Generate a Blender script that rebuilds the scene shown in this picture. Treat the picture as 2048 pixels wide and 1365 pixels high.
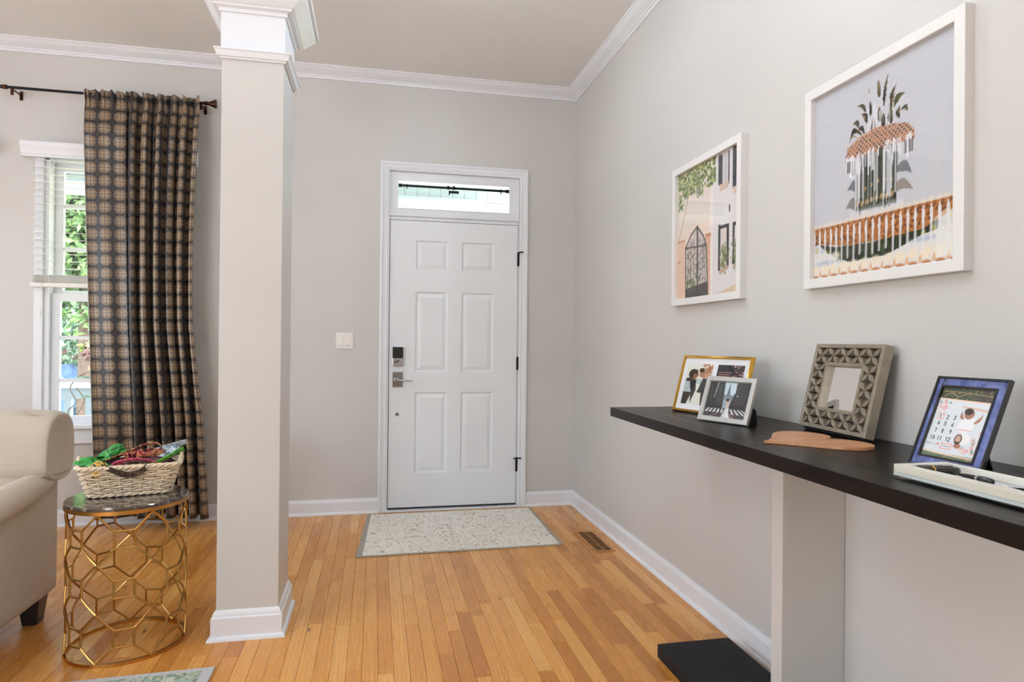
import bpy, bmesh, math, random
import numpy as np
from mathutils import Matrix, Vector

random.seed(7)
S = bpy.context.scene
for o in list(bpy.data.objects):
    bpy.data.objects.remove(o)
COL = S.collection

# ------------------------------------------------------------ camera, sky, sun, exposure
CAM = Vector((-1.4527, -4.6493, 1.198))
YAW, PITCH, ROLL, FPX = .2073, .0030, .0096, 1298.6
_F = Vector((math.sin(YAW)*math.cos(PITCH), math.cos(YAW)*math.cos(PITCH), math.sin(PITCH)))
_R = Vector((math.cos(YAW), -math.sin(YAW), 0)); _U = _R.cross(_F)
R2 = math.cos(ROLL)*_R + math.sin(ROLL)*_U; U2 = -math.sin(ROLL)*_R + math.cos(ROLL)*_U
cd = bpy.data.cameras.new('camera'); cam = bpy.data.objects.new('camera', cd); COL.objects.link(cam)
cd.sensor_width = 36; cd.lens = FPX/2048*36; cd.clip_start = .05; cd.clip_end = 300
m = Matrix((R2, U2, -_F)).transposed().to_4x4(); m.translation = CAM
cam.matrix_world = m
S.camera = cam

S.view_settings.view_transform = 'Standard'; S.view_settings.look = 'None'
S.view_settings.gamma = 1; S.view_settings.use_curve_mapping = False
S.view_settings.exposure = 0.2

w = bpy.data.worlds.new('sky'); S.world = w; w.use_nodes = True
nt = w.node_tree; bg = nt.nodes['Background']
sky = nt.nodes.new('ShaderNodeTexSky'); sky.sky_type = 'NISHITA'; sky.sun_disc = False
sky.sun_elevation = math.radians(55); sky.sun_rotation = math.radians(150); sky.air_density = 1; sky.dust_density = 2.5
hs_ = nt.nodes.new('ShaderNodeHueSaturation'); hs_.inputs['Saturation'].default_value = .5
nt.links.new(sky.outputs[0], hs_.inputs['Color']); nt.links.new(hs_.outputs[0], bg.inputs[0]); bg.inputs[1].default_value = 1.5

sd = bpy.data.lights.new('sun', 'SUN'); sd.energy = 15.0; sd.angle = math.radians(2); sd.color = (1, .95, .88)
sun = bpy.data.objects.new('sun', sd); COL.objects.link(sun)
sun.rotation_euler = Vector((-.45, -.25, -.86)).to_track_quat('-Z', 'Y').to_euler()
FILL_STRENGTH = 52.0

CEIL = 3.077

# ------------------------------------------------------------ builders
def tag(o, label=None, cat=None, group=None, kind=None):
    if label: o['label'] = label
    if cat: o['category'] = cat
    if group: o['group'] = group
    if kind: o['kind'] = kind
    return o

def basis(o):
    return Matrix.Translation(o.location) @ o.rotation_euler.to_matrix().to_4x4()

def empty(name, loc=(0, 0, 0), rot=None, label=None, cat=None, group=None, kind=None, parent=None):
    o = bpy.data.objects.new(name, None); COL.objects.link(o); o.location = loc; o.empty_display_size = .05
    if rot is not None:
        o.rotation_euler = rot if not isinstance(rot, (int, float)) else (0, 0, rot)
    if parent: o.parent = parent
    return tag(o, label, cat, group, kind)

class MB:
    def __init__(s): s.v = []; s.f = []; s.uv = None
    def add(s, vs, fs):
        n = len(s.v); s.v += [tuple(float(c) for c in v) for v in vs]; s.f += [[i+n for i in f] for f in fs]; return s
    def box(s, x0, x1, y0, y1, z0, z1):
        return s.add([(x0,y0,z0),(x1,y0,z0),(x1,y1,z0),(x0,y1,z0),(x0,y0,z1),(x1,y0,z1),(x1,y1,z1),(x0,y1,z1)],
              [(0,3,2,1),(4,5,6,7),(0,1,5,4),(1,2,6,5),(2,3,7,6),(3,0,4,7)])
    def run(s, prof, P0, P1, A, B, m0=0, m1=0):
        # profile (a, b) swept from P0 to P1, mitred by a at the ends
        P0, P1, A, B = Vector(P0), Vector(P1), Vector(A), Vector(B); d = (P1-P0).normalized(); n = len(prof)
        r0 = [P0 + A*a + B*b + d*(m0*a) for a, b in prof]; r1 = [P1 + A*a + B*b + d*(m1*a) for a, b in prof]
        return s.add(r0+r1, [(i, (i+1) % n, n+(i+1) % n, n+i) for i in range(n)] + [tuple(range(n))[::-1], tuple(range(n, 2*n))])
    def tube(s, path, r, n=8, closed=False, sq=None):
        P = [Vector(p) for p in path]; m = len(P); rs = r if isinstance(r, (list, tuple)) else [r]*m
        rings = []; up = None
        for i in range(m):
            if closed: t = P[(i+1) % m]-P[i-1]
            else: t = P[min(i+1, m-1)]-P[max(i-1, 0)]
            t = t.normalized() if t.length > 1e-9 else Vector((0, 0, 1))
            if up is None:
                up = Vector((0, 0, 1)) if abs(t.z) < .9 else Vector((1, 0, 0))
            x = up.cross(t)
            if x.length < 1e-5: x = Vector((1, 0, 0)).cross(t)
            x.normalize(); y = t.cross(x).normalized(); up = y if not closed else up
            k = sq or (1, 1)
            rings.append([P[i] + x*(math.cos(2*math.pi*j/n)*rs[i]*k[0]) + y*(math.sin(2*math.pi*j/n)*rs[i]*k[1]) for j in range(n)])
        vs = [v for rg in rings for v in rg]; fs = []
        for i in range(m if closed else m-1):
            a, b = i*n, ((i+1) % m)*n
            fs += [(a+j, a+(j+1) % n, b+(j+1) % n, b+j) for j in range(n)]
        if not closed: fs += [tuple(range(n))[::-1], tuple(range((m-1)*n, m*n))]
        return s.add(vs, fs)
    def lathe(s, prof, n=32, c=(0, 0, 0), axis='z', a0=0, closed_prof=False):
        vs = []; m = len(prof)
        for j in range(n):
            a = a0+2*math.pi*j/n; ca, sa = math.cos(a), math.sin(a)
            for r, h in prof:
                p = (r*ca, r*sa, h) if axis == 'z' else ((r*ca, h, r*sa) if axis == 'y' else (h, r*ca, r*sa))
                vs.append((p[0]+c[0], p[1]+c[1], p[2]+c[2]))
        fs = []
        for j in range(n):
            a, b = j*m, ((j+1) % n)*m
            for i in range(m if closed_prof else m-1):
                k = (i+1) % m; fs.append((a+i, b+i, b+k, a+k))
        if not closed_prof:
            fs.append(tuple(j*m for j in range(n))); fs.append(tuple(j*m+m-1 for j in range(n))[::-1])
        return s.add(vs, fs)
    def rects(s, rings, back=None):
        # nested rectangles (x0,x1,z0,z1,y) joined by sloping bands, the last one filled
        vs = []; fs = []
        for x0, x1, z0, z1, y in rings: vs += [(x0,y,z0),(x1,y,z0),(x1,y,z1),(x0,y,z1)]
        for i in range(len(rings)-1):
            a, b = i*4, i*4+4
            fs += [(a+j, a+(j+1) % 4, b+(j+1) % 4, b+j) for j in range(4)]
        e = (len(rings)-1)*4; fs.append((e, e+1, e+2, e+3))
        return s.add(vs, fs)
    def frame(s, x0, x1, z0, z1, w, y0, y1, prof=None):
        # mitred rectangular frame, front at y0, back at y1
        prof = prof or [(0, y1), (0, y0), (w, y0), (w, y1)]
        n = len(prof); vs = []
        for sx, sz in ((0, 0), (1, 0), (1, 1), (0, 1)):
            for a, y in prof: vs.append(((x1-a if sx else x0+a), y, (z1-a if sz else z0+a)))
        fs = []
        for c in range(4):
            a, b = c*n, ((c+1) % 4)*n
            fs += [(a+i, b+i, b+(i+1) % n, a+(i+1) % n) for i in range(n)]
        return s.add(vs, fs)
    def plate(s, pts, h0, h1, axis='z'):
        n = len(pts); P = lambda p, h: (p[0], p[1], h) if axis == 'z' else (p[0], h, p[1])
        return s.add([P(p, h0) for p in pts]+[P(p, h1) for p in pts],
            [tuple(range(n))[::-1], tuple(range(n, 2*n))]+[(i, (i+1) % n, n+(i+1) % n, n+i) for i in range(n)])
    def grid(s, fn, nu, nv, cu=False, cv=False):
        vs = [fn(i/(nu if cu else nu-1), j/(nv if cv else nv-1)) for i in range(nu) for j in range(nv)]; fs = []
        for i in range(nu if cu else nu-1):
            for j in range(nv if cv else nv-1):
                a, b = i*nv, ((i+1) % nu)*nv; k = (j+1) % nv; fs.append((a+j, b+j, b+k, a+k))
        return s.add(vs, fs)
    def mesh(s, name, mat=None, smooth=False, angle=40, recalc=True):
        me = bpy.data.meshes.new(name); me.from_pydata(s.v, [], s.f)
        if recalc:
            bm = bmesh.new(); bm.from_mesh(me); bmesh.ops.recalc_face_normals(bm, faces=bm.faces); bm.to_mesh(me); bm.free()
        if smooth:
            me.polygons.foreach_set('use_smooth', [True]*len(me.polygons)); me.set_sharp_from_angle(angle=math.radians(angle))
        if mat: me.materials.append(mat)
        me.update(); return me
    def build(s, name, mat, parent=None, local=False, smooth=False, angle=40, bevel=0, seg=2, sub=0, recalc=True):
        o = bpy.data.objects.new(name, s.mesh(name, mat, smooth, angle, recalc)); COL.objects.link(o)
        if parent:
            o.parent = parent
            if not local:
                p = parent; mm = basis(p)
                if p.parent: mm = basis(p.parent) @ (p.matrix_parent_inverse @ mm)
                o.matrix_parent_inverse = mm.inverted()
        if bevel:
            b = o.modifiers.new('bevel', 'BEVEL'); b.width = bevel; b.segments = seg; b.limit_method = 'ANGLE'; b.angle_limit = math.radians(40)
        if sub:
            q = o.modifiers.new('subdivision', 'SUBSURF'); q.levels = sub; q.render_levels = sub
        return o

def B(x0, x1, y0, y1, z0, z1): return MB().box(x0, x1, y0, y1, z0, z1)
def inst(name, me, parent=None, loc=(0, 0, 0), rot=(0, 0, 0), scale=(1, 1, 1)):
    o = bpy.data.objects.new(name, me); COL.objects.link(o); o.parent = parent; o.location = loc; o.rotation_euler = rot; o.scale = scale
    return o

# ------------------------------------------------------------ materials
def srgb(r, g, b):
    f = lambda c: (c/255/12.92) if c/255 <= .04045 else ((c/255+.055)/1.055)**2.4
    return (f(r), f(g), f(b), 1)

class NT:
    def __init__(s, name):
        s.m = bpy.data.materials.new(name); s.m.use_nodes = True; s.t = s.m.node_tree; s.p = s.t.nodes['Principled BSDF']; s.out = s.t.nodes['Material Output']
    def n(s, typ, **kw):
        nd = s.t.nodes.new('ShaderNode'+typ)
        for k, v in kw.items(): setattr(nd, k, v)
        return nd
    def set(s, sock, v):
        if isinstance(v, bpy.types.NodeSocket): s.t.links.new(v, sock)
        else: sock.default_value = v
        return s
    def math(s, op, a, b=0.0, c=0.0, clamp=False):
        nd = s.n('Math', operation=op, use_clamp=clamp)
        for i, v in enumerate((a, b, c)): s.set(nd.inputs[i], v)
        return nd.outputs[0]
    def mix(s, f, a, b, typ='MIX'):
        nd = s.n('Mix', data_type='RGBA', blend_type=typ, clamp_factor=True)
        s.set(nd.inputs[0], f); s.set(nd.inputs[6], a); s.set(nd.inputs[7], b); return nd.outputs[2]
    def ramp(s, f, stops, interp='LINEAR'):
        nd = s.n('ValToRGB'); cr = nd.color_ramp; cr.interpolation = interp
        while len(cr.elements) < len(stops): cr.elements.new(.5)
        for e, (p, c) in zip(cr.elements, stops): e.position = p; e.color = c if len(c) == 4 else (*c, 1)
        s.set(nd.inputs[0], f); return nd.outputs[0]
    def coord(s, kind='Object'): return s.n('TexCoord').outputs[kind]
    def pos(s): return s.n('NewGeometry').outputs['Position']
    def mapping(s, vec, loc=(0, 0, 0), rot=(0, 0, 0), scale=(1, 1, 1)):
        nd = s.n('Mapping'); s.set(nd.inputs[0], vec); s.set(nd.inputs[1], loc); nd.inputs[2].default_value = rot; nd.inputs[3].default_value = scale; return nd.outputs[0]
    def noise(s, vec, scale=5, detail=3, rough=.5, dist=0, out='Fac'):
        nd = s.n('TexNoise'); s.set(nd.inputs['Vector'], vec); nd.inputs['Scale'].default_value = scale; nd.inputs['Detail'].default_value = detail
        nd.inputs['Roughness'].default_value = rough; nd.inputs['Distortion'].default_value = dist; return nd.outputs[out]
    def voronoi(s, vec, scale=5, feature='F1', out='Distance', rnd=1):
        nd = s.n('TexVoronoi', feature=feature); s.set(nd.inputs['Vector'], vec); nd.inputs['Scale'].default_value = scale; nd.inputs['Randomness'].default_value = rnd; return nd.outputs[out]
    def wave(s, vec, scale=5, dist=2, detail=2, dscale=1, direction='X', kind='BANDS'):
        nd = s.n('TexWave', wave_type=kind); 
        if kind == 'BANDS': nd.bands_direction = direction
        s.set(nd.inputs['Vector'], vec); nd.inputs['Scale'].default_value = scale; nd.inputs['Distortion'].default_value = dist
        nd.inputs['Detail'].default_value = detail; nd.inputs['Detail Scale'].default_value = dscale; return nd.outputs['Fac']
    def sep(s, vec):
        nd = s.n('SeparateXYZ'); s.set(nd.inputs[0], vec); return nd.outputs
    def bump(s, h, strength=.2, dist=.01):
        nd = s.n('Bump'); nd.inputs['Strength'].default_value = strength; nd.inputs['Distance'].default_value = dist; s.set(nd.inputs['Height'], h)
        s.t.links.new(nd.outputs[0], s.p.inputs['Normal'])
    def pr(s, color=None, rough=.5, metal=0, coat=0, spec=None, coat_rough=.05, sheen=0, trans=0, emit=None, estr=0):
        i = s.p.inputs
        if color is not None: s.set(i['Base Color'], color)
        s.set(i['Roughness'], rough); i['Metallic'].default_value = metal; i['Coat Weight'].default_value = coat; i['Coat Roughness'].default_value = coat_rough
        i['Sheen Weight'].default_value = sheen; i['Transmission Weight'].default_value = trans
        if spec is not None: i['Specular IOR Level'].default_value = spec
        if emit is not None: s.set(i['Emission Color'], emit); i['Emission Strength'].default_value = estr
        return s.m

M = {}
def plain(name, rgb, rough=.5, metal=0, var=.06, scale=30, bump=0, **kw):
    # a plain surface with a little mottling and fine relief
    n = NT(name); c = srgb(*rgb); f = n.noise(n.coord(), scale, 3)
    lo = tuple(max(0, x*(1-var)) for x in c[:3])+(1,); hi = tuple(min(1, x*(1+var)) for x in c[:3])+(1,)
    col = n.ramp(f, [(.3, lo), (.7, hi)])
    if bump: n.bump(n.noise(n.coord(), scale*6, 2), bump, .002)
    M[name] = n.pr(col, rough, metal, **kw); return M[name]

WALL = (207, 204, 200)
def wall_mat(name, rgb, rough):
    n = NT(name); v = n.pos(); f = n.noise(v, 1.3, 2); c = srgb(*rgb)
    col = n.ramp(f, [(.3, tuple(x*.97 for x in c[:3])), (.7, tuple(min(1, x*1.02) for x in c[:3]))])
    n.bump(n.noise(v, 260, 2), .05, .002); M[name] = n.pr(col, rough)
wall_mat('wall', WALL, .42); wall_mat('ceil', (238, 237, 235), .7)
plain('trim', (231, 233, 237), .32, var=.012, scale=8)
plain('door', (231, 233, 236), .38, var=.012, scale=6)
plain('white_plastic', (236, 232, 226), .35, var=.01)
plain('vinyl', (238, 240, 244), .4, var=.01)
plain('dark_metal', (38, 36, 36), .35, .8)
plain('bronze', (74, 44, 30), .3, .85, var=.25, scale=18)
plain('black_metal', (24, 26, 32), .3, .6)
plain('chrome', (190, 190, 192), .16, 1, var=.02)
plain('nickel', (140, 138, 136), .28, 1, var=.08)
plain('black_glass', (10, 10, 12), .08, 0, coat=.6)
plain('gold', (196, 150, 84), .28, 1, var=.08, scale=14)
plain('gold_bright', (222, 176, 84), .16, 1, var=.04)
plain('silver', (206, 205, 202), .34, .7, var=.05, scale=60)
plain('pewter', (158, 148, 132), .34, .55, var=.12, scale=40)
plain('mat_board', (228, 228, 232), .8, var=.01)
plain('frame_white', (228, 226, 224), .45, var=.015, scale=12)
plain('black_felt', (14, 14, 16), .9)
plain('sash_dark', (60, 56, 54), .6)
plain('wicker', (226, 206, 178), .6, var=.12, scale=45, bump=.1)
plain('pearl', (240, 236, 228), .15, coat=.8, var=.01)
plain('pen_black', (14, 12, 12), .18, coat=.5)
plain('tan_leather', (196, 150, 104), .6)
plain('terracotta', (190, 132, 104), .8, var=.15)
plain('porch_blue', (160, 174, 182), .55, var=.03)
plain('porch_white', (236, 240, 242), .55, var=.02)
plain('porch_floor', (150, 152, 150), .7)
plain('bark', (86, 72, 66), .9, var=.3, scale=20, bump=.5)
plain('car_blue', (70, 92, 130), .25, .3, coat=.6)
plain('tyre', (26, 26, 28), .8)
plain('stem', (150, 140, 128), .7)
plain('sofa_leg', (46, 48, 66), .35, var=.1, coat=.3)
plain('lamp_base', (200, 196, 190), .3, .9)
plain('tread', (96, 98, 104), .5, .4)

def wood_floor():
    n = NT('oak_planks'); v = n.pos(); oi = n.n('ObjectInfo'); rnd = oi.outputs['Random']
    off = n.n('CombineXYZ'); n.set(off.inputs[0], n.math('MULTIPLY', rnd, 37.0)); n.set(off.inputs[1], n.math('MULTIPLY', rnd, 91.0)); n.set(off.inputs[2], n.math('MULTIPLY', rnd, 13.0))
    add = n.n('VectorMath', operation='ADD'); n.set(add.inputs[0], v); n.set(add.inputs[1], off.outputs[0]); u = add.outputs[0]
    base = n.ramp(rnd, [(0, srgb(190, 120, 46)), (.14, srgb(212, 142, 62)), (.4, srgb(224, 155, 72)), (.75, srgb(231, 165, 83)), (1, srgb(240, 180, 100))])
    fine = n.noise(n.mapping(u, scale=(190, 5, 1)), 1, 4, .6)
    cath = n.wave(n.mapping(u, scale=(16, 1.1, 1)), 1.2, 7, 2, .9, 'X')
    blot = n.noise(n.mapping(u, scale=(9, 1.6, 1)), 1, 2)
    c = n.mix(n.math('MULTIPLY', n.ramp(fine, [(.42, (0, 0, 0)), (.72, (1, 1, 1))]), .26), base, srgb(176, 112, 50))
    c = n.mix(n.math('MULTIPLY', n.ramp(cath, [(.62, (0, 0, 0)), (1, (1, 1, 1))]), .3), c, srgb(182, 118, 56))
    c = n.mix(n.math('MULTIPLY', n.ramp(blot, [(.6, (0, 0, 0)), (.85, (1, 1, 1))]), .35), c, srgb(176, 110, 46))
    knot = n.voronoi(n.mapping(u, scale=(7, 2.2, 1)), 1)
    c = n.mix(n.ramp(knot, [(.02, (1, 1, 1)), (.06, (0, 0, 0))]), c, srgb(112, 66, 30))
    n.bump(fine, .04, .001)
    M['oak'] = n.pr(c, n.ramp(fine, [(.2, (.22, .22, .22)), (.8, (.32, .32, .32))]), 0, spec=.4, coat=.12, coat_rough=.1)
wood_floor()

def dark_wood(name, a, b, rough, axis=1, coat=0):
    n = NT(name); sc = (40, 2.2, 40) if axis == 1 else (2.2, 40, 40); v = n.mapping(n.pos(), scale=sc)
    f = n.noise(v, 1, 4, .65, .6); g = n.noise(n.mapping(n.pos(), scale=(160, 5, 160)), 1, 2)
    c = n.ramp(f, [(.3, srgb(*a)), (.75, srgb(*b))]); n.bump(n.math('ADD', f, n.math('MULTIPLY', g, .5)), .12, .001)
    M[name] = n.pr(c, n.ramp(f, [(.2, (rough-.06,)*3), (.8, (rough+.1,)*3)]), 0, spec=.14, coat=coat, coat_rough=.2)
dark_wood('shelf_wood', (20, 16, 14), (38, 30, 26), .3, coat=0); dark_wood('foot_wood', (24, 25, 28), (40, 41, 45), .5)

def cherry():
    n = NT('heart_wood'); v = n.mapping(n.coord(), scale=(6, 30, 30)); f = n.noise(v, 1, 4, .6, 1.2)
    M['heart_wood'] = n.pr(n.ramp(f, [(.25, srgb(178, 118, 78)), (.6, srgb(206, 150, 108)), (.8, srgb(220, 172, 132))]), .45, coat=.1)
cherry()

def marble():
    n = NT('brown_marble'); v = n.coord(); f = n.noise(v, 6, 6, .65, 2.2); g = n.noise(n.mapping(v, loc=(3, 1, 0)), 3.2, 5, .6, 3.5)
    c = n.ramp(f, [(.3, srgb(40, 32, 30)), (.55, srgb(78, 66, 60)), (.75, srgb(112, 98, 90))])
    vein = n.ramp(n.math('ABSOLUTE', n.math('SUBTRACT', g, .5)), [(0, (1, 1, 1)), (.02, (0, 0, 0))])
    M['marble'] = n.pr(n.mix(n.math('MULTIPLY', vein, .7), c, srgb(196, 182, 168)), .1, coat=.5)
marble()

def fabric(name, a, b, scale=420, rough=.9, sheen=.2):
    n = NT(name); v = n.coord(); w1 = n.wave(v, scale, 1.5, 1, 1, 'X'); w2 = n.wave(v, scale, 1.5, 1, 1, 'Z'); w3 = n.wave(v, scale, 1.5, 1, 1, 'Y')
    f = n.math('MULTIPLY', n.math('ADD', n.math('ADD', w1, w2), w3), .333); g = n.noise(v, 9, 3)
    c = n.mix(n.math('MULTIPLY', f, .5), srgb(*a), srgb(*b)); c = n.mix(n.math('MULTIPLY', g, .25), c, srgb(*b)); n.bump(f, .25, .001)
    M[name] = n.pr(c, rough, 0, sheen=sheen)
fabric('linen', (204, 190, 172), (180, 164, 145)); fabric('liner', (150, 66, 66), (110, 40, 46), 300)

def curtain_mat():
    n = NT('medallion_curtain'); uv = n.n('UVMap').outputs[0]; x, y, _ = n.sep(uv)
    fx = n.math('SUBTRACT', n.math('FRACT', x), .5); fy = n.math('SUBTRACT', n.math('FRACT', y), .5)
    r = n.math('SQRT', n.math('ADD', n.math('MULTIPLY', fx, fx), n.math('MULTIPLY', fy, fy)))
    ang = n.math('ARCTAN2', fy, fx); ser = n.math('MULTIPLY', n.math('SINE', n.math('MULTIPLY', ang, 34.0)), .008)
    rr = n.math('ADD', r, ser)
    disc = n.ramp(rr, [(.435, (1, 1, 1)), (.45, (0, 0, 0))])
    rim = n.ramp(r, [(.37, (0, 0, 0)), (.385, (1, 1, 1)), (.405, (0, 0, 0))])
    ax, ay = n.math('ABSOLUTE', fx), n.math('ABSOLUTE', fy)
    cross = n.ramp(n.math('MINIMUM', ax, ay), [(.012, (1, 1, 1)), (.03, (0, 0, 0))])
    rays = n.math('MULTIPLY', n.math('ADD', n.math('SINE', n.math('MULTIPLY', ang, 60.0)), 1.0), .5)
    glow = n.ramp(r, [(.05, (1, 1, 1)), (.4, (0, 0, 0))])
    med = n.mix(glow, srgb(98, 80, 64), srgb(186, 160, 128)); med = n.mix(n.math('MULTIPLY', rays, .25), med, srgb(76, 60, 46))
    med = n.mix(n.math('MULTIPLY', rim, .35), med, srgb(208, 190, 164))
    med = n.mix(n.math('MULTIPLY', cross, .95), med, srgb(44, 32, 26))
    c = n.mix(disc, srgb(40, 37, 39), med)
    M['curtain'] = n.pr(c, n.mix(disc, (.42, .42, .42, 1), (.3, .3, .3, 1)), 0, sheen=.1, spec=.6)
curtain_mat()

def rug_mat(name, cols, sc, border=None):
    n = NT(name); v = n.coord(); x, y, z = n.sep(v)
    # mirrored repeat, as in a woven medallion design
    mx = n.math('PINGPONG', x, .2); my = n.math('PINGPONG', y, .15); cb = n.n('CombineXYZ'); n.set(cb.inputs[0], mx); n.set(cb.inputs[1], my); n.set(cb.inputs[2], n.math('MULTIPLY', n.math('ADD', x, n.math('MULTIPLY', y, .7)), .25))
    q = cb.outputs[0]
    f = n.noise(q, sc, 3, .6, 1.6); h = n.noise(n.mapping(q, loc=(4, 2, 0)), sc*.45, 2, .5, 2.5); g = n.noise(v, sc*6, 2)
    vo = n.voronoi(q, sc*1.3)
    c = n.ramp(f, cols[0]); c = n.mix(n.ramp(h, [(.52, (0, 0, 0)), (.58, (1, 1, 1))]), c, n.ramp(vo, cols[1]))
    c = n.mix(n.math('MULTIPLY', g, .15), c, srgb(228, 222, 210)); n.bump(n.math('ADD', g, f), .35, .002)
    M[name] = n.pr(c, .95)
rug_mat('rug_cream', ([(.36, srgb(132, 104, 74)), (.41, srgb(238, 232, 220)), (.58, srgb(246, 241, 231)), (.63, srgb(148, 122, 92))],
                      [(.08, srgb(120, 94, 66)), (.16, srgb(244, 239, 229)), (.5, srgb(236, 229, 216))]), 34)
rug_mat('rug_green', ([(.3, srgb(52, 80, 84)), (.42, srgb(120, 146, 120)), (.55, srgb(206, 204, 186)), (.68, srgb(90, 124, 104))],
                      [(.1, srgb(56, 84, 100)), (.3, srgb(186, 150, 120)), (.5, srgb(150, 170, 150))]), 22)
plain('rug_border', (168, 160, 146), .95, var=.2, scale=120); plain('rug_border_grey', (190, 188, 188), .95, var=.14, scale=120)

def cloth_print(name, cols, scale, rough=.6):
    n = NT(name); v = n.coord(); f = n.noise(v, scale, 3, .6, 2.0); g = n.noise(v, scale*.6, 2, .5, 1)
    M[name] = n.pr(n.ramp(f, cols, 'CONSTANT'), rough)
cloth_print('floral', [(0, srgb(30, 18, 20)), (.42, srgb(168, 54, 66)), (.48, srgb(222, 130, 110)), (.53, srgb(232, 196, 110)), (.58, srgb(92, 30, 44)), (.66, srgb(226, 210, 170))], 26)
cloth_print('pink_strap', [(0, srgb(196, 74, 104)), (.5, srgb(228, 110, 132)), (.6, srgb(150, 70, 92))], 14)
cloth_print('yellow_leaf', [(0, srgb(40, 62, 38)), (.44, srgb(226, 176, 76)), (.56, srgb(238, 212, 140)), (.64, srgb(196, 120, 52))], 24)
cloth_print('green_bag', [(0, srgb(20, 84, 34)), (.45, srgb(44, 148, 58)), (.6, srgb(96, 190, 84))], 12, .35)
cloth_print('grey_bag', [(0, srgb(120, 132, 146)), (.45, srgb(176, 188, 198)), (.55, srgb(206, 214, 220)), (.66, srgb(92, 104, 120))], 12, .4)
cloth_print('brown_strap', [(0, srgb(52, 38, 32)), (.5, srgb(84, 64, 52)), (.62, srgb(128, 104, 86))], 20)
cloth_print('lime_strap', [(0, srgb(70, 150, 46)), (.5, srgb(108, 186, 66)), (.62, srgb(160, 210, 110))], 14)
cloth_print('dark_floral', [(0, srgb(22, 22, 30)), (.5, srgb(70, 34, 52)), (.56, srgb(120, 66, 80)), (.62, srgb(36, 30, 36))], 22)
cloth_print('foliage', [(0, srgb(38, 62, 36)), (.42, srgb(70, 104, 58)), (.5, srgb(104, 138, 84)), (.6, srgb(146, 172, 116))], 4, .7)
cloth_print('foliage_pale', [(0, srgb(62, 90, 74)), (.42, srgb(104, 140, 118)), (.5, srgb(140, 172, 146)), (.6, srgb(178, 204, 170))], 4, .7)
cloth_print('foliage_red', [(0, srgb(70, 46, 50)), (.45, srgb(110, 78, 80)), (.6, srgb(150, 118, 116))], 6, .7)
cloth_print('lime_leaf', [(0, srgb(120, 170, 50)), (.5, srgb(168, 206, 84))], 8, .6)
cloth_print('lawn', [(0, srgb(150, 168, 120)), (.45, srgb(188, 200, 160)), (.58, srgb(214, 218, 190))], 1.3, .9)

def stained():
    n = NT('blue_glass'); f = n.noise(n.coord(), 30, 3, .6, 1)
    M['blue_glass'] = n.pr(n.ramp(f, [(.3, srgb(66, 76, 128)), (.7, srgb(112, 126, 184))]), .1, coat=.6)
stained()

def glazing(name, tint=(1, 1, 1, 1)):
    n = NT(name); n.t.nodes.remove(n.p); fr = n.n('LayerWeight'); fr.inputs[0].default_value = .5
    tr = n.n('BsdfTransparent'); tr.inputs[0].default_value = tint; gl = n.n('BsdfGlossy'); gl.inputs['Roughness'].default_value = .02
    mx = n.n('MixShader'); n.set(mx.inputs[0], n.math('ADD', n.math('MULTIPLY', n.math('POWER', fr.outputs['Facing'], 5.0), .5), .03)); n.t.links.new(tr.outputs[0], mx.inputs[1]); n.t.links.new(gl.outputs[0], mx.inputs[2])
    n.t.links.new(mx.outputs[0], n.out.inputs[0]); M[name] = n.m
glazing('glass'); glazing('acrylic', (.98, .98, .965, 1))
def mirror_mat():
    n = NT('mirror_glass'); f = n.noise(n.coord(), 3, 1); M['mirror'] = n.pr(n.ramp(f, [(.2, (.86, .86, .86)), (.8, (.9, .9, .9))]), .02, 1)
mirror_mat()
def print_mat():
    n = NT('photo_print'); a = n.n('Attribute'); a.attribute_name = 'Col'; M['print'] = n.pr(a.outputs['Color'], .5, spec=.3)
print_mat()
def fill_glow(name, k):  # emission shared by the added fill lamps
    n = NT(name); f = n.noise(n.coord(), 4, 1); c = n.ramp(f, [(.2, (.82, .96, 1.10)), (.8, (.84, .97, 1.10))])
    M[name] = n.pr(srgb(250, 246, 238), .4, emit=c, estr=FILL_STRENGTH*k)
fill_glow('lamp_glow', .22); fill_glow('lamp_glow_low', .38); fill_glow('lamp_glow_bowl', .5); fill_glow('lamp_glow_high', 1.25)
# ------------------------------------------------------------ room shell
XL, YF = -5.6, -8.0          # far left wall, wall behind the camera
def wall_with_holes(name, u0, u1, z0, z1, holes, place, mat):
    us = sorted({u0, u1, *[h[0] for h in holes], *[h[1] for h in holes]}); zs = sorted({z0, z1, *[h[2] for h in holes], *[h[3] for h in holes]}); mb = MB()
    for a, b in zip(us, us[1:]):
        for c, d in zip(zs, zs[1:]):
            if any(h[0] <= (a+b)/2 <= h[1] and h[2] <= (c+d)/2 <= h[3] for h in holes): continue
            mb.box(*place(a, b, c, d))
    return tag(mb.build(name, mat), kind='structure')
W1 = (-3.52, -2.72, .645, 2.36); W2 = (-4.70, -3.90, .645, 2.36); DH = (-1.366, -.431, 0, 2.42)
wall_with_holes('wall_back', XL, .15, 0, CEIL, [W1, W2, DH], lambda a, b, c, d: (a, b, 0, .15, c, d), M['wall'])
tag(B(0, .15, YF, 0, 0, CEIL).build('wall_right', M['wall']), kind='structure')
LW = [(-2.6, -1.0, .65, 2.4), (-5.2, -3.4, .65, 2.4)]  # unseen openings added as daylight sources
wall_with_holes('wall_left', YF, 0, 0, CEIL, LW, lambda a, b, c, d: (XL-.15, XL, a, b, c, d), M['wall'])
FW = [(-4.9, -3.4, .8, 2.3)]  # opening behind the camera, added for daylight
wall_with_holes('wall_front', XL-.15, .15, 0, CEIL, FW, lambda a, b, c, d: (a, b, YF-.15, YF, c, d), M['wall'])
tag(B(XL-.15, .15, YF-.15, .15, CEIL, CEIL+.12).build('ceiling', M['ceil']), kind='structure')

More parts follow.
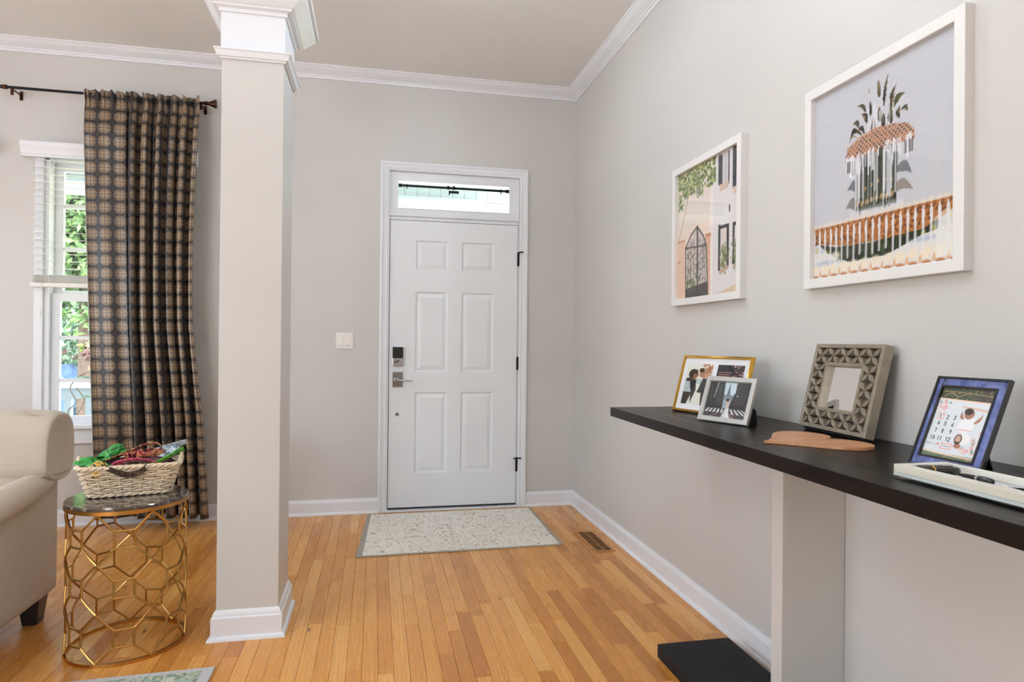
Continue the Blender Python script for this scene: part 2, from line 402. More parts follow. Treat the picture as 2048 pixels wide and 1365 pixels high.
# floor: dark subfloor with each visible oak strip as a plank of its own
floor = tag(B(XL-.15, .15, YF-.15, .15, -.14, -.016).build('floor', M['bark']), kind='structure')
def project(p):
    d = Vector(p)-CAM; z = d.dot(_F)
    if z < .2: return None
    return (1024+FPX*d.dot(R2)/z, 682.5-FPX*d.dot(U2)/z)
def plank_mesh():
    c = .009; e = .0008
    mb = MB(); mb.add([(-.5,-.5,-1),(.5,-.5,-1),(.5,.5,-1),(-.5,.5,-1),(-.5,-.5,-.1),(.5,-.5,-.1),(.5,.5,-.1),(-.5,.5,-.1),(-.5+c,-.5+e,0),(.5-c,-.5+e,0),(.5-c,.5-e,0),(-.5+c,.5-e,0)],
        [(3,2,1,0),(0,1,5,4),(1,2,6,5),(2,3,7,6),(3,0,4,7),(4,5,9,8),(5,6,10,9),(6,7,11,10),(7,4,8,11),(8,9,10,11)])
    return mb
PW = .0572; planks = []
rp = random.Random(21)
x = -.002
while x > XL:
    y = -rp.uniform(.1, 1.0); prev = 0.0
    while prev > YF:
        y = max(y, YF); planks.append((x-PW/2, (prev+y)/2, prev-y)); prev = y; y = prev-rp.choice([rp.uniform(.28, .6), rp.uniform(.5, 1.15), rp.uniform(.6, 1.3)])
    x -= PW
def plank_score(p):
    px, py, L = p; tot = 0
    for k in range(8):
        yy = py-L/2+L*(k+.5)/8
        q = project((px, yy, 0))
        if q and -15 < q[0] < 2063 and q[1] < 1372:
            if q[0] < 110 and q[1] > 1040 and px < -2.82: continue
            if px > -.02: continue
            d = (Vector((px, yy, 0))-CAM).dot(_F); tot += L/8*PW/d**3
    return tot
sc = sorted(planks, key=plank_score, reverse=True); near = [p for p in sc[:300] if plank_score(p) > 0]; nearset = set(near)
pm = plank_mesh().mesh('plank', M['oak'], recalc=True)
for px, py, L in near:
    o = inst('plank', pm, floor, (px, py, rp.uniform(-.0003, .0003)), (0, 0, 0), (PW-.0005, L-.0007, .016))
rest = MB(); base = plank_mesh()
for p in planks:
    if p in nearset: continue
    rest.add([(p[0]+v[0]*(PW-.0005), p[1]+v[1]*(p[2]-.0007), v[2]*.016) for v in base.v], base.f)
tag(rest.build('distant_planks', M['oak'], floor, recalc=False), kind='stuff')

# mouldings
CROWN = [(0, 0), (.082, 0), (.082, -.007), (.072, -.012), (.066, -.022), (.05, -.036), (.032, -.045), (.024, -.050), (.022, -.056), (.014, -.058), (.012, -.072), (0, -.074)]
BASE = [(0, 0), (.026, 0), (.026, .006), (.022, .014), (.015, .019), (.015, .084), (.0125, .088), (.0125, .092), (.008, .098), (.007, .105), (0, .105)]
def trim(name, mb): return tag(mb.build(name, M['trim'], smooth=True, angle=30), kind='structure')
trim('trim_1', MB().run(CROWN, (XL, 0, CEIL), (0, 0, CEIL), (0, -1, 0), (0, 0, 1), 1, -1))
trim('trim_2', MB().run(CROWN, (0, YF, CEIL), (0, 0, CEIL), (-1, 0, 0), (0, 0, 1), 1, -1))
trim('trim_3', MB().run(CROWN, (XL, YF, CEIL), (XL, 0, CEIL), (1, 0, 0), (0, 0, 1), 1, -1))
trim('trim_4', MB().run(CROWN, (XL, YF, CEIL), (0, YF, CEIL), (0, 1, 0), (0, 0, 1), 1, -1))
trim('baseboard_back', MB().run(BASE, (XL, 0, 0), (-1.425, 0, 0), (0, -1, 0), (0, 0, 1), 1, 0).run(BASE, (-.367, 0, 0), (0, 0, 0), (0, -1, 0), (0, 0, 1), 0, -1))
trim('baseboard_right', MB().run(BASE, (0, YF, 0), (0, -2.868, 0), (-1, 0, 0), (0, 0, 1), 1, 0).run(BASE, (0, -2.808, 0), (0, 0, 0), (-1, 0, 0), (0, 0, 1), 0, -1))
trim('baseboard_left', MB().run(BASE, (XL, YF, 0), (XL, 0, 0), (1, 0, 0), (0, 0, 1), 1, -1))
trim('baseboard_front', MB().run(BASE, (XL, YF, 0), (0, YF, 0), (0, 1, 0), (0, 0, 1), 1, -1))

# ------------------------------------------------------------ column
cx0, cx1, cy0, cy1 = -2.066, -1.829, -1.865, -1.565
col = empty('column', ((cx0+cx1)/2, (cy0+cy1)/2, 0), label='square greige column with white base, white neck and crown standing on the oak floor', cat='column')
B(cx0, cx1, cy0, cy1, 0, 2.34).build('shaft', M['wall'], col, bevel=.002)
def wrap(prof, z, name, mat=M['trim'], x0=cx0, x1=cx1, y0=cy0, y1=cy1):
    mb = MB()
    mb.run(prof, (x0, y0, z), (x1, y0, z), (0, -1, 0), (0, 0, 1), -1, 1); mb.run(prof, (x1, y1, z), (x0, y1, z), (0, 1, 0), (0, 0, 1), -1, 1)
    mb.run(prof, (x1, y0, z), (x1, y1, z), (1, 0, 0), (0, 0, 1), -1, 1); mb.run(prof, (x0, y1, z), (x0, y0, z), (-1, 0, 0), (0, 0, 1), -1, 1)
    return mb.build(name, mat, col, smooth=True, angle=30)
wrap([(0, 0), (.03, 0), (.03, .005), (.026, .013), (.017, .018), (.017, .088), (.012, .094), (.012, .1), (.006, .112), (0, .116)], 0, 'base_moulding')
B(cx0-.004, cx1+.004, cy0-.004, cy1+.004, 2.34, CEIL).build('neck', M['trim'], col)
wrap([(0, 0), (.008, 0), (.010, .006), (.016, .008), (.024, .028), (.028, .031), (.028, .036), (0, .036)], 2.328, 'necking')
wrap([(0, 0), (.012, 0), (.014, .014), (.03, .018), (.032, .024), (.044, .03), (.07, .062), (.086, .078), (.088, .092), (.1, .096), (.1, .115), (0, .115)], 2.515, 'crown')

# ------------------------------------------------------------ front door with transom
door = empty('door_1', (-.898, 0, 0), kind='structure')
CAS = [(0, 0), (.012, 0), (.018, -.003), (.018, -.0)]
def casing(x0, x1, z1, w, parent, mat):
    # outer edges x0,x1,z1 ; profile: a from outer edge inward, out toward the room
    prof = [(0, 0), (0, .018), (.006, .021), (.016, .021), (.02, .017), (.03, .015), (.042, .013), (.048, .016), (.054, .013), (w, .011), (w, 0)]
    n = len(prof); mb = MB(); vs = []
    path = [(x0, 0, 1, 0), (x0, z1, 1, -1), (x1, z1, -1, -1), (x1, 0, -1, 0)]
    for px, pz, dx, dz in path:
        for a, h in prof: vs.append((px+dx*a, -h, pz+dz*a))
    fs = []
    for c in range(3):
        fs += [(c*n+i, c*n+n+i, c*n+n+(i+1) % n, c*n+(i+1) % n) for i in range(n)]
    fs += [tuple(range(n)), tuple(range(3*n, 4*n))]
    return mb.add(vs, fs).build('casing', mat, parent, smooth=True, angle=25)
casing(-1.4275, -.3655, 2.469, .063, door, M['trim'])
# jambs, head and transom surround
B(-1.366, -1.3615, -.004, .14, 0, 2.42).build('jamb', M['trim'], door); B(-.4355, -.431, -.004, .14, 0, 2.42).build('jamb', M['trim'], door)
DX0, DX1, DZ0, DZ1 = -1.3575, -.4385, .028, 2.058
ts = MB()
tx0, tx1, tz0, tz1 = -1.31, -.4965, 2.143, 2.345
ts.box(-1.362, -.435, .006, .14, 2.0625, 2.092)
for a in ((-1.362, tx0, 2.092, 2.42), (tx1, -.435, 2.092, 2.42), (tx0, tx1, 2.092, tz0), (tx0, tx1, tz1, 2.42)):
    ts.box(a[0], a[1], .012, .11, a[2], a[3])
ts.build('transom_frame', M['trim'], door)
MB().run([(0, 0), (.006, 0), (.006, -.012), (0, -.012)], (-1.362, 0, 2.088), (-.435, 0, 2.088), (0, 0, 1), (0, 1, 0)).build('transom_bead', M['trim'], door)
MB().frame(tx0, tx1, tz0, tz1, .006, .008, .05).build('glazing_bead', M['trim'], door)
B(tx0, tx1, .055, .059, tz0, tz1).build('transom_pane', M['glass'], door)
# slab: stiles and rails around six raised panels
cols_ = [(-1.178, -.947), (-.850, -.614)]; rows_ = [(.267, .8425), (.985, 1.557), (1.7075, 1.922)]
sl = MB(); xs = [DX0, cols_[0][0], cols_[0][1], cols_[1][0], cols_[1][1], DX1]; zs = [DZ0, *[v for r in rows_ for v in r], DZ1]
for i in range(5):
    for j in range(7):
        if i in (1, 3) and j in (1, 3, 5): continue
        a, b, c, d = xs[i], xs[i+1], zs[j], zs[j+1]
        sl.add([(a, 0, c), (b, 0, c), (b, 0, d), (a, 0, d)], [(0, 1, 2, 3)])
sl.box(DX0, DX1, .012, .045, DZ0, DZ1)
for a, b, c, d in ((DX0, DX0, DZ0, DZ1), (DX1, DX1, DZ0, DZ1)): sl.add([(a, 0, c), (a, .012, c), (a, .012, d), (a, 0, d)], [(0, 1, 2, 3)])
for z in (DZ0, DZ1): sl.add([(DX0, 0, z), (DX1, 0, z), (DX1, .012, z), (DX0, .012, z)], [(0, 1, 2, 3)])
slab = sl.build('slab', M['door'], door, recalc=False)
for a, b in cols_:
    for c, d in rows_:
        MB().rects([(a, b, c, d, 0), (a+.004, b-.004, c+.004, d-.004, .002), (a+.011, b-.011, c+.011, d-.011, .0095), (a+.017, b-.017, c+.017, d-.017, .0095), (a+.042, b-.042, c+.042, d-.042, .002), (a+.044, b-.044, c+.044, d-.044, .002)]).build('panel', M['door'], slab)
B(-1.3615, -.4355, .012, .14, 0, .0255).build('door_sweep', M['sash_dark'], door)
B(-1.40, -.40, -.03, .02, 0, .012).build('threshold', M['trim'], door, bevel=.004)
B(-1.3612, -1.3578, .004, .1, .02, 2.06).build('weatherstrip', M['sash_dark'], door); B(-.4382, -.4358, .004, .1, .02, 2.06).build('weatherstrip', M['sash_dark'], door)
B(-1.36, -.437, .004, .1, 2.0585, 2.0622).build('weatherstrip', M['sash_dark'], door)
# lock, lever, bumper
lk = empty('keypad_lock', (-1.297, 0, 1.097), parent=door); lk.matrix_parent_inverse = basis(door).inverted()
B(-1.335, -1.260, -.022, 0, 1.030, 1.163).build('lock_body', M['chrome'], lk, bevel=.003)
B(-1.334, -1.261, -.0245, -.0215, 1.083, 1.1625).build('keypad_glass', M['black_glass'], lk, bevel=.001)
MB().lathe([(.0, -.026), (.014, -.026), (.015, -.022), (.015, -.0)], 20, (-1.306, 0, 1.060), 'y').build('turn_hub', M['nickel'], lk, smooth=True)
MB().tube([(-1.327, -.034, 1.052), (-1.306, -.036, 1.061), (-1.284, -.034, 1.070)], .0085, 8, sq=(1, .7)).build('thumb_turn', M['nickel'], lk, smooth=True)
hd = empty('door_handle', (-1.297, 0, .934), parent=door); hd.matrix_parent_inverse = basis(door).inverted()
B(-1.333, -1.262, -.009, 0, .880, .987).build('rosette', M['nickel'], hd, bevel=.002)
MB().lathe([(0, -.05), (.012, -.05), (.0135, -.047), (.0135, -.02), (.022, -.014), (.024, -.009), (.024, 0)], 24, (-1.306, 0, .932), 'y').build('spindle', M['chrome'], hd, smooth=True)
MB().tube([(-1.31, -.050, .932), (-1.29, -.054, .930), (-1.25, -.056, .926), (-1.197, -.052, .924)], [.009, .008, .0065, .0055], 8, sq=(1, .7)).build('lever', M['nickel'], hd, smooth=True)
MB().lathe([(0, -.012), (.008, -.012), (.011, -.009), (.012, -.003), (.012, 0)], 20, (-1.299, 0, .687), 'y').build('peg_button', M['nickel'], door, smooth=True)
for z, stop in ((1.808, 1), (1.049, 0), (.306, 2)):
    h = empty('hinge', (-.437, -.006, z), parent=door); h.matrix_parent_inverse = basis(door).inverted()
    MB().lathe([(0, z-.048), (.0065, z-.048), (.0065, z+.048), (0, z+.048)], 12, (-.437, -.008, 0)).build('knuckle', M['dark_metal'], h, smooth=True)
    B(-.4375, -.428, -.0145, -.0115, z-.044, z+.044).build('leaf', M['dark_metal'], h)
    if stop:
        MB().tube([(-.437, -.01, z+.052), (-.425, -.03, z+.053), (-.405, -.038, z+.053)], .005, 8).build('stop_arm', M['dark_metal'], h, smooth=True)
        if stop == 2: MB().tube([(-.437, -.01, z+.052), (-.452, -.03, z+.052), (-.462, -.034, z+.05)], .005, 8).build('stop_arm', M['dark_metal'], h, smooth=True)

# tension rod inside the transom
tr = empty('transom_rod', (-.903, .03, 2.31), label='black tension curtain rod spanning the glass transom above the door', cat='curtain rod')
MB().tube([(tx0+.04, .03, 2.312), (tx1-.04, .03, 2.312)], .0088, 10).build('rod', M['black_metal'], tr, smooth=True)
for x, s in ((tx0+.006, 1), (tx1-.006, -1)):
    MB().lathe([(0, 0), (.013, 0), (.013, .026), (.008, .028), (.008, .05), (0, .05)] if s > 0 else [(0, 0), (.013, 0), (.013, -.026), (.008, -.028), (.008, -.05), (0, -.05)], 12, (x, .03, 2.312), 'x').build('end_cap', M['black_metal'], tr, smooth=True)
    MB().lathe([(0, -.002), (.016, -.003), (.016, .003), (0, .003)], 12, (x+s*.06, .03, 2.310), 'x').build('collar', M['black_metal'], tr)
    B(x+s*.06-.002, x+s*.06+.002, .026, .034, 2.286, 2.312).build('clip', M['black_metal'], tr)
for dx in (-.045, -.003): MB().lathe([(0, -.008), (.0145, -.008), (.0145, .008), (0, .008)], 10, (-.905+dx, .03, 2.314), 'x').build('joint', M['black_metal'], tr)
B(-.938, -.872, .026, .036, 2.274, 2.293).build('centre_clamp', M['black_metal'], tr, bevel=.002); B(-.946, -.936, .026, .036, 2.262, 2.294).build('clamp_tab', M['black_metal'], tr)

# ------------------------------------------------------------ windows
def window(idx, W):
    x0, x1, z0, z1 = W; wd = empty('window_%d' % idx, ((x0+x1)/2, 0, z0), kind='structure')
    for a in ((x0-.048, x0+.003, z0, z1+.05), (x1-.003, x1+.048, z0, z1+.05)): B(a[0], a[1], -.018, 0, a[2], a[3]).build('casing', M['trim'], wd, bevel=.004)
    B(x0+.003, x1-.003, -.018, 0, z1, z1+.05).build('casing', M['trim'], wd, bevel=.004)
    B(x0-.075, x1+.075, -.05, .05, z0-.022, z0+.005).build('sill', M['trim'], wd, bevel=.006)
    B(x0-.05, x1+.05, -.018, 0, z0-.118, z0-.022).build('apron', M['trim'], wd, bevel=.004)
    for a in ((x0, x0+.03, z0, z1), (x1-.03, x1, z0, z1)): B(a[0], a[1], 0, .13, a[2], a[3]).build('jamb', M['vinyl'], wd)
    B(x0, x1, 0, .13, z1-.03, z1).build('jamb', M['vinyl'], wd); B(x0, x1, .03, .13, z0, z0+.015).build('jamb', M['vinyl'], wd)
    for nm, y, a, b, bars in (('lower_sash', .035, z0+.005, 1.49, (.929, 1.204)), ('upper_sash', .07, 1.46, z1-.028, (1.777, 2.055))):
        s = MB().frame(x0+.03, x1-.03, a, b, .05, y, y+.03).build(nm, M['vinyl'], wd, bevel=.003)
        for zb in bars: B(x0+.07, x1-.07, y+.004, y+.026, zb-.011, zb+.011).build('muntin', M['vinyl'], s)
        B((x0+x1)/2-.011, (x0+x1)/2+.011, y+.005, y+.025, a+.05, b-.05).build('muntin', M['vinyl'], s)
        B(x0+.07, x1-.07, y+.013, y+.017, a+.04, b-.04).build('pane', M['glass'], s)
    return wd
window(1, W1); window(2, W2)
def added_window(idx, H, place):
    # unseen windows behind and beside the camera, added to let daylight in
    u0, u1, z0, z1 = H; a = place(u0, u1, z0, z1, 0, .1); wd = empty('window_%d' % idx, ((a[0]+a[1])/2, (a[2]+a[3])/2, z0), kind='structure')
    def part(nm, u0, u1, z0, z1, d0, d1, mat): B(*place(u0, u1, z0, z1, d0, d1)).build(nm, M[mat], wd)
    for p in ((u0-.07, u0, z0-.07, z1+.07), (u1, u1+.07, z0-.07, z1+.07), (u0, u1, z1, z1+.07), (u0, u1, z0-.07, z0)): part('casing', *p, -.02, 0, 'trim')
    for p in ((u0, u0+.05, z0, z1), (u1-.05, u1, z0, z1), (u0+.05, u1-.05, z1-.05, z1), (u0+.05, u1-.05, z0, z0+.05), ((u0+u1)/2-.03, (u0+u1)/2+.03, z0+.05, z1-.05)): part('sash', *p, .05, .09, 'vinyl')
    for k in (1, 2): z = z0+(z1-z0)*k/3; part('muntin', u0+.05, u1-.05, z-.011, z+.011, .058, .082, 'vinyl')
    part('pane', u0+.05, u1-.05, z0+.05, z1-.05, .068, .072, 'glass')
side = lambda u0, u1, z0, z1, d0, d1: (XL-d1, XL-d0, u0, u1, z0, z1)
added_window(3, LW[0], side); added_window(4, LW[1], side)
added_window(5, FW[0], lambda u0, u1, z0, z1, d0, d1: (u0, u1, YF-d1, YF-d0, z0, z1))
def blind(W, label, vis):
    x0, x1, z0, z1 = W; b = empty('window_blind', ((x0+x1)/2, -.05, 2.385), label=label, cat='blind', group=None)
    prof = [(0, 2.340), (.034, 2.340), (.036, 2.352), (.041, 2.356), (.043, 2.372), (.046, 2.378), (.048, 2.392), (.052, 2.398), (.056, 2.412), (.056, 2.431), (0, 2.431)]
    MB().run(prof, (x0-.11, -.019, 0), (x1+.11, -.019, 0), (0, -1, 0), (0, 0, 1)).build('valance', M['trim'], b, smooth=True, angle=30)
    t = math.radians(9); me = MB()
    L = x1-x0+.085
    me.add([(-L/2, -.024, -.0014), (L/2, -.024, -.0014), (L/2, .024, -.0014), (-L/2, .024, -.0014), (-L/2, -.024, .0014), (L/2, -.024, .0014), (L/2, .024, .0014), (-L/2, .024, .0014)], [(0,3,2,1),(4,5,6,7),(0,1,5,4),(1,2,6,5),(2,3,7,6),(3,0,4,7)])
    sm = me.mesh('slat', M['white_plastic']); z = 2.322; c = -.045
    k = 0
    while z > 1.615:
        inst('slat', sm, b, (0, c+.05, z-2.385), (t, 0, 0)); z -= .0455; k += 1
    z = 1.597
    while z > 1.552: inst('slat', sm, b, (0, c+.05, z-2.385), (0, 0, 0)); z -= .0062
    B(x0-.045, x1+.045, c-.026, c+.026, 1.521, 1.549).build('bottom_rail', M['white_plastic'], b, bevel=.004)
    for xx in (x0+.06, x1-.06):
        for dy in (-.026, .026): B(xx-.001, xx+.001, c+dy-.0008, c+dy+.0008, 1.55, 2.35).build('ladder_cord', M['white_plastic'], b)
    MB().tube([(x0+.018, -.078, 2.34), (x0+.018, -.078, 1.36)], .0012, 5).build('pull_cord', M['white_plastic'], b)
    MB().lathe([(0, 1.375), (.003, 1.372), (.007, 1.345), (.008, 1.33), (0, 1.327)], 10, (x0+.018, -.078, 0)).build('cord_tassel', M['white_plastic'], b, smooth=True)
blind(W1, 'white slat blind half raised, its edge behind the medallion curtain', 1)
blind(W2, 'white slat blind on the neighbouring window, with only its valance end showing', 0)

# light switch
sw = empty('light_switch', (-1.663, 0, 1.203), label='white double rocker light switch plate beside the front door', cat='light switch')
B(-1.7205, -1.605, -.006, 0, 1.146, 1.260).build('plate', M['white_plastic'], sw, bevel=.003)
for x in (-1.692, -1.640):
    MB().add([(x-.0165, -.006, 1.169), (x+.0165, -.006, 1.169), (x+.0165, -.0065, 1.236), (x-.0165, -.0065, 1.236), (x-.0165, -.012, 1.171), (x+.0165, -.012, 1.171), (x+.0165, -.0075, 1.235), (x-.0165, -.0075, 1.235)], [(4,5,6,7),(0,1,5,4),(1,2,6,5),(2,3,7,6),(3,0,4,7)]).build('rocker', M['white_plastic'], sw, bevel=.001)

# unseen globe lamps, added to fill the rooms with soft light
def pendant(loc, label, z=1.6, glow='lamp_glow'):
    x, y = loc; l = empty('pendant_lamp', (x, y, CEIL), label=label, cat='lamp')
    MB().lathe([(0, CEIL), (.06, CEIL), (.062, CEIL-.012), (.03, CEIL-.03), (0, CEIL-.03)], 24, (x, y, 0)).build('canopy', M['lamp_base'], l, smooth=True)
    MB().tube([(x, y, CEIL-.02), (x, y, z+.15)], .005, 8).build('rod', M['lamp_base'], l, smooth=True)
    MB().lathe([(0, z+.175), (.03, z+.17), (.045, z+.15), (.05, z+.135), (0, z+.13)], 20, (x, y, 0)).build('socket_cap', M['lamp_base'], l, smooth=True)
    MB().lathe([(.15*math.sin(math.pi*k/14), z+.15*math.cos(math.pi*k/14)) for k in range(15)], 28, (x, y, 0)).build('globe', M[glow], l, smooth=True)
pendant((-1.35, -3.3), 'white globe pendant lamp hanging over the entry console', 2.62, 'lamp_glow_low')
pendant((-4.4, -4.7), 'white globe pendant lamp hanging in the living room beyond the sofa', 1.6, 'lamp_glow_high')
pendant((-3.6, -6.2), 'white globe pendant lamp at the back of the living room')
pendant((-1.3, -6.4), 'white globe pendant lamp at the back of the hall')

def fill_bowl(loc, label):  # unseen ceiling bowls, added to brighten the foyer and living room
    x, y = loc; l = empty('flush_lamp', (x, y, CEIL), label=label, cat='lamp')
    MB().lathe([(0, CEIL), (.13, CEIL), (.135, CEIL-.01), (.125, CEIL-.03), (0, CEIL-.03)], 32, (x, y, 0)).build('canopy', M['lamp_base'], l, smooth=True)
    MB().lathe([(.0, CEIL-.031), (.145, CEIL-.032), (.15, CEIL-.06), (.14, CEIL-.09), (.11, CEIL-.12), (.06, CEIL-.14), (.0, CEIL-.146)], 32, (x, y, 0)).build('glass_bowl', M['lamp_glow_bowl'], l, smooth=True)
fill_bowl((-1.1, -1.8), 'white bowl flush lamp on the ceiling of the foyer')
fill_bowl((-3.2, -2.5), 'white bowl flush lamp on the ceiling above the side table')
# ------------------------------------------------------------ console table along the right wall
ct = empty('console_table', (-.23, -2.84, 0), label='long dark wood console shelf on a greige panel leg against the right wall', cat='console table')
mb = MB(); ST, SB = .926, .888
far, nearY = -2.003, -4.35
fx = lambda y: -.4625 - (y+2.003)*(-.0115)*-1 if False else -.4615 + (y+2.003)*.0128
pts = [(-.0005, far), (fx(far), far), (fx(nearY), nearY), (-.0005, nearY)]
mb.plate(pts, SB, ST).build('top', M['shelf_wood'], ct, bevel=.002)
B(-.222, -.001, -2.866, -2.811, .05, SB).build('panel_leg', M['wall'], ct, bevel=.002)
B(-.384, -.086, -3.36, -2.328, .0, .05).build('foot', M['foot_wood'], ct, bevel=.003)

# ------------------------------------------------------------ canvas for flat prints
class Canvas:
    def __init__(s, w, h, c):
        s.w, s.h = w, h; s.a = np.zeros((h, w, 3)); s.a[:] = np.array(c)/255.
        s.U, s.V = np.meshgrid((np.arange(w)+.5)/w, (np.arange(h)+.5)/h)
        s.rs = np.random.RandomState(3)
    def put(s, mask, c, al=1.0):
        c = np.array(c)/255.; k = (mask*al)[..., None]; s.a = s.a*(1-k)+c*k
    def poly(s, pts, c, al=1.0):
        m = np.zeros((s.h, s.w), bool); n = len(pts)
        for i in range(n):
            (x0, y0), (x1, y1) = pts[i], pts[(i+1) % n]
            if y0 == y1: continue
            cnd = ((y0 > s.V) != (y1 > s.V)) & (s.U < (x1-x0)*(s.V-y0)/(y1-y0)+x0); m ^= cnd
        s.put(m.astype(float), c, al)
    def rect(s, x0, x1, y0, y1, c, al=1.0): s.put(((s.U >= x0) & (s.U <= x1) & (s.V >= y0) & (s.V <= y1)).astype(float), c, al)
    def ell(s, x, y, rx, ry, c, al=1.0, soft=.15):
        d = np.sqrt(((s.U-x)/rx)**2+((s.V-y)/ry)**2); s.put(np.clip((1-d)/soft, 0, 1), c, al)
    def line(s, pts, w, c, al=1.0):
        asp = s.h/s.w; best = np.full((s.h, s.w), 9.)
        for (x0, y0), (x1, y1) in zip(pts, pts[1:]):
            dx, dy = x1-x0, (y1-y0)*asp; L = dx*dx+dy*dy+1e-12
            t = np.clip(((s.U-x0)*dx+(s.V-y0)*asp*dy)/L, 0, 1); best = np.minimum(best, np.hypot(s.U-x0-t*dx, (s.V-y0)*asp-t*dy))
        s.put(np.clip((w-best)*s.w+.5, 0, 1), c, al)
    def leaf(s, a, b, w, c, bend=0, al=1.0):
        ax, ay = a; bx, by = b; nx, ny = -(by-ay), bx-ax; L = math.hypot(nx, ny) or 1; nx, ny = nx/L, ny/L; P = []; Q = []
        for k in range(9):
            t = k/8; ww = w*math.sin(math.pi*min(1, t*.9+.1))*(1-t*.3); o = bend*math.sin(math.pi*t)
            P.append((ax+(bx-ax)*t+nx*(o+ww), ay+(by-ay)*t+ny*(o+ww))); Q.append((ax+(bx-ax)*t+nx*(o-ww), ay+(by-ay)*t+ny*(o-ww)))
        s.poly(P+Q[::-1], c, al)
    def noise(s, amt, cell=1):
        n = s.rs.rand(s.h//cell+1, s.w//cell+1); n = np.kron(n, np.ones((cell, cell)))[:s.h, :s.w]-.5; s.a = np.clip(s.a*(1+n[..., None]*amt), 0, 1)
    def mesh(s, name, x0, x1, z0, z1, y, parent, local=True, mat=None):
        H, W = s.h, s.w; X = np.linspace(x0, x1, W); Z = np.linspace(z0, z1, H); xx, zz = np.meshgrid(X, Z)
        v = np.stack([xx, np.full_like(xx, y), zz], -1).reshape(-1, 3); i = np.arange(H*W).reshape(H, W)
        f = np.stack([i[:-1, :-1], i[:-1, 1:], i[1:, 1:], i[1:, :-1]], -1).reshape(-1, 4)
        me = bpy.data.meshes.new(name); me.from_pydata(v.tolist(), [], f.tolist())
        a = np.clip(s.a, 0, 1); lin = np.where(a <= .04045, a/12.92, ((a+.055)/1.055)**2.4); col = np.ones((H*W, 4)); col[:, :3] = lin.reshape(-1, 3)
        at = me.color_attributes.new('Col', 'FLOAT_COLOR', 'POINT'); at.data.foreach_set('color', col.ravel())
        me.materials.append(mat or M['print']); o = bpy.data.objects.new(name, me); COL.objects.link(o); o.parent = parent; return o

def face_matrix(rx, up):
    X = Vector(rx).normalized(); Z = Vector(up).normalized(); Y = Z.cross(X); return Matrix((X, Y, Z)).transposed()
def facing(loc, yaw, tilt, name, label, cat, group=None):
    # local axes: X right as seen from the room, Y into the back, Z up along the face
    y, t = math.radians(yaw), math.radians(tilt); n = Vector((-math.cos(y), -math.sin(y), 0)); rx = Vector((math.sin(y), -math.cos(y), 0)); up = Vector((0, 0, math.cos(t)))-n*math.sin(t)
    return empty(name, loc, face_matrix(rx, up).to_euler(), label, cat, group)

# ---- the two large framed prints
def wall_print(loc, label, canvas):
    p = facing(loc, 0, 0, 'framed_print', label, 'framed print', 'white framed prints on the right wall'); W, H, w = .6145, .666, .032
    MB().frame(0, W, 0, H, w, -.03, 0, [(0, 0), (0, -.029), (.002, -.03), (w-.002, -.03), (w, -.029), (w, -.008), (w, 0)]).build('frame', M['frame_white'], p, local=True)
    canvas.mesh('print', w-.003, W-w+.003, w-.003, H-w+.003, -.012, p)
    B(w-.003, W-w+.003, -.0165, -.0145, w-.003, H-w+.003).build('glazing', M['glass'], p, local=True)
    B(.006, W-.006, -.006, -.001, .006, H-.006).build('backing_board', M['mat_board'], p, local=True)

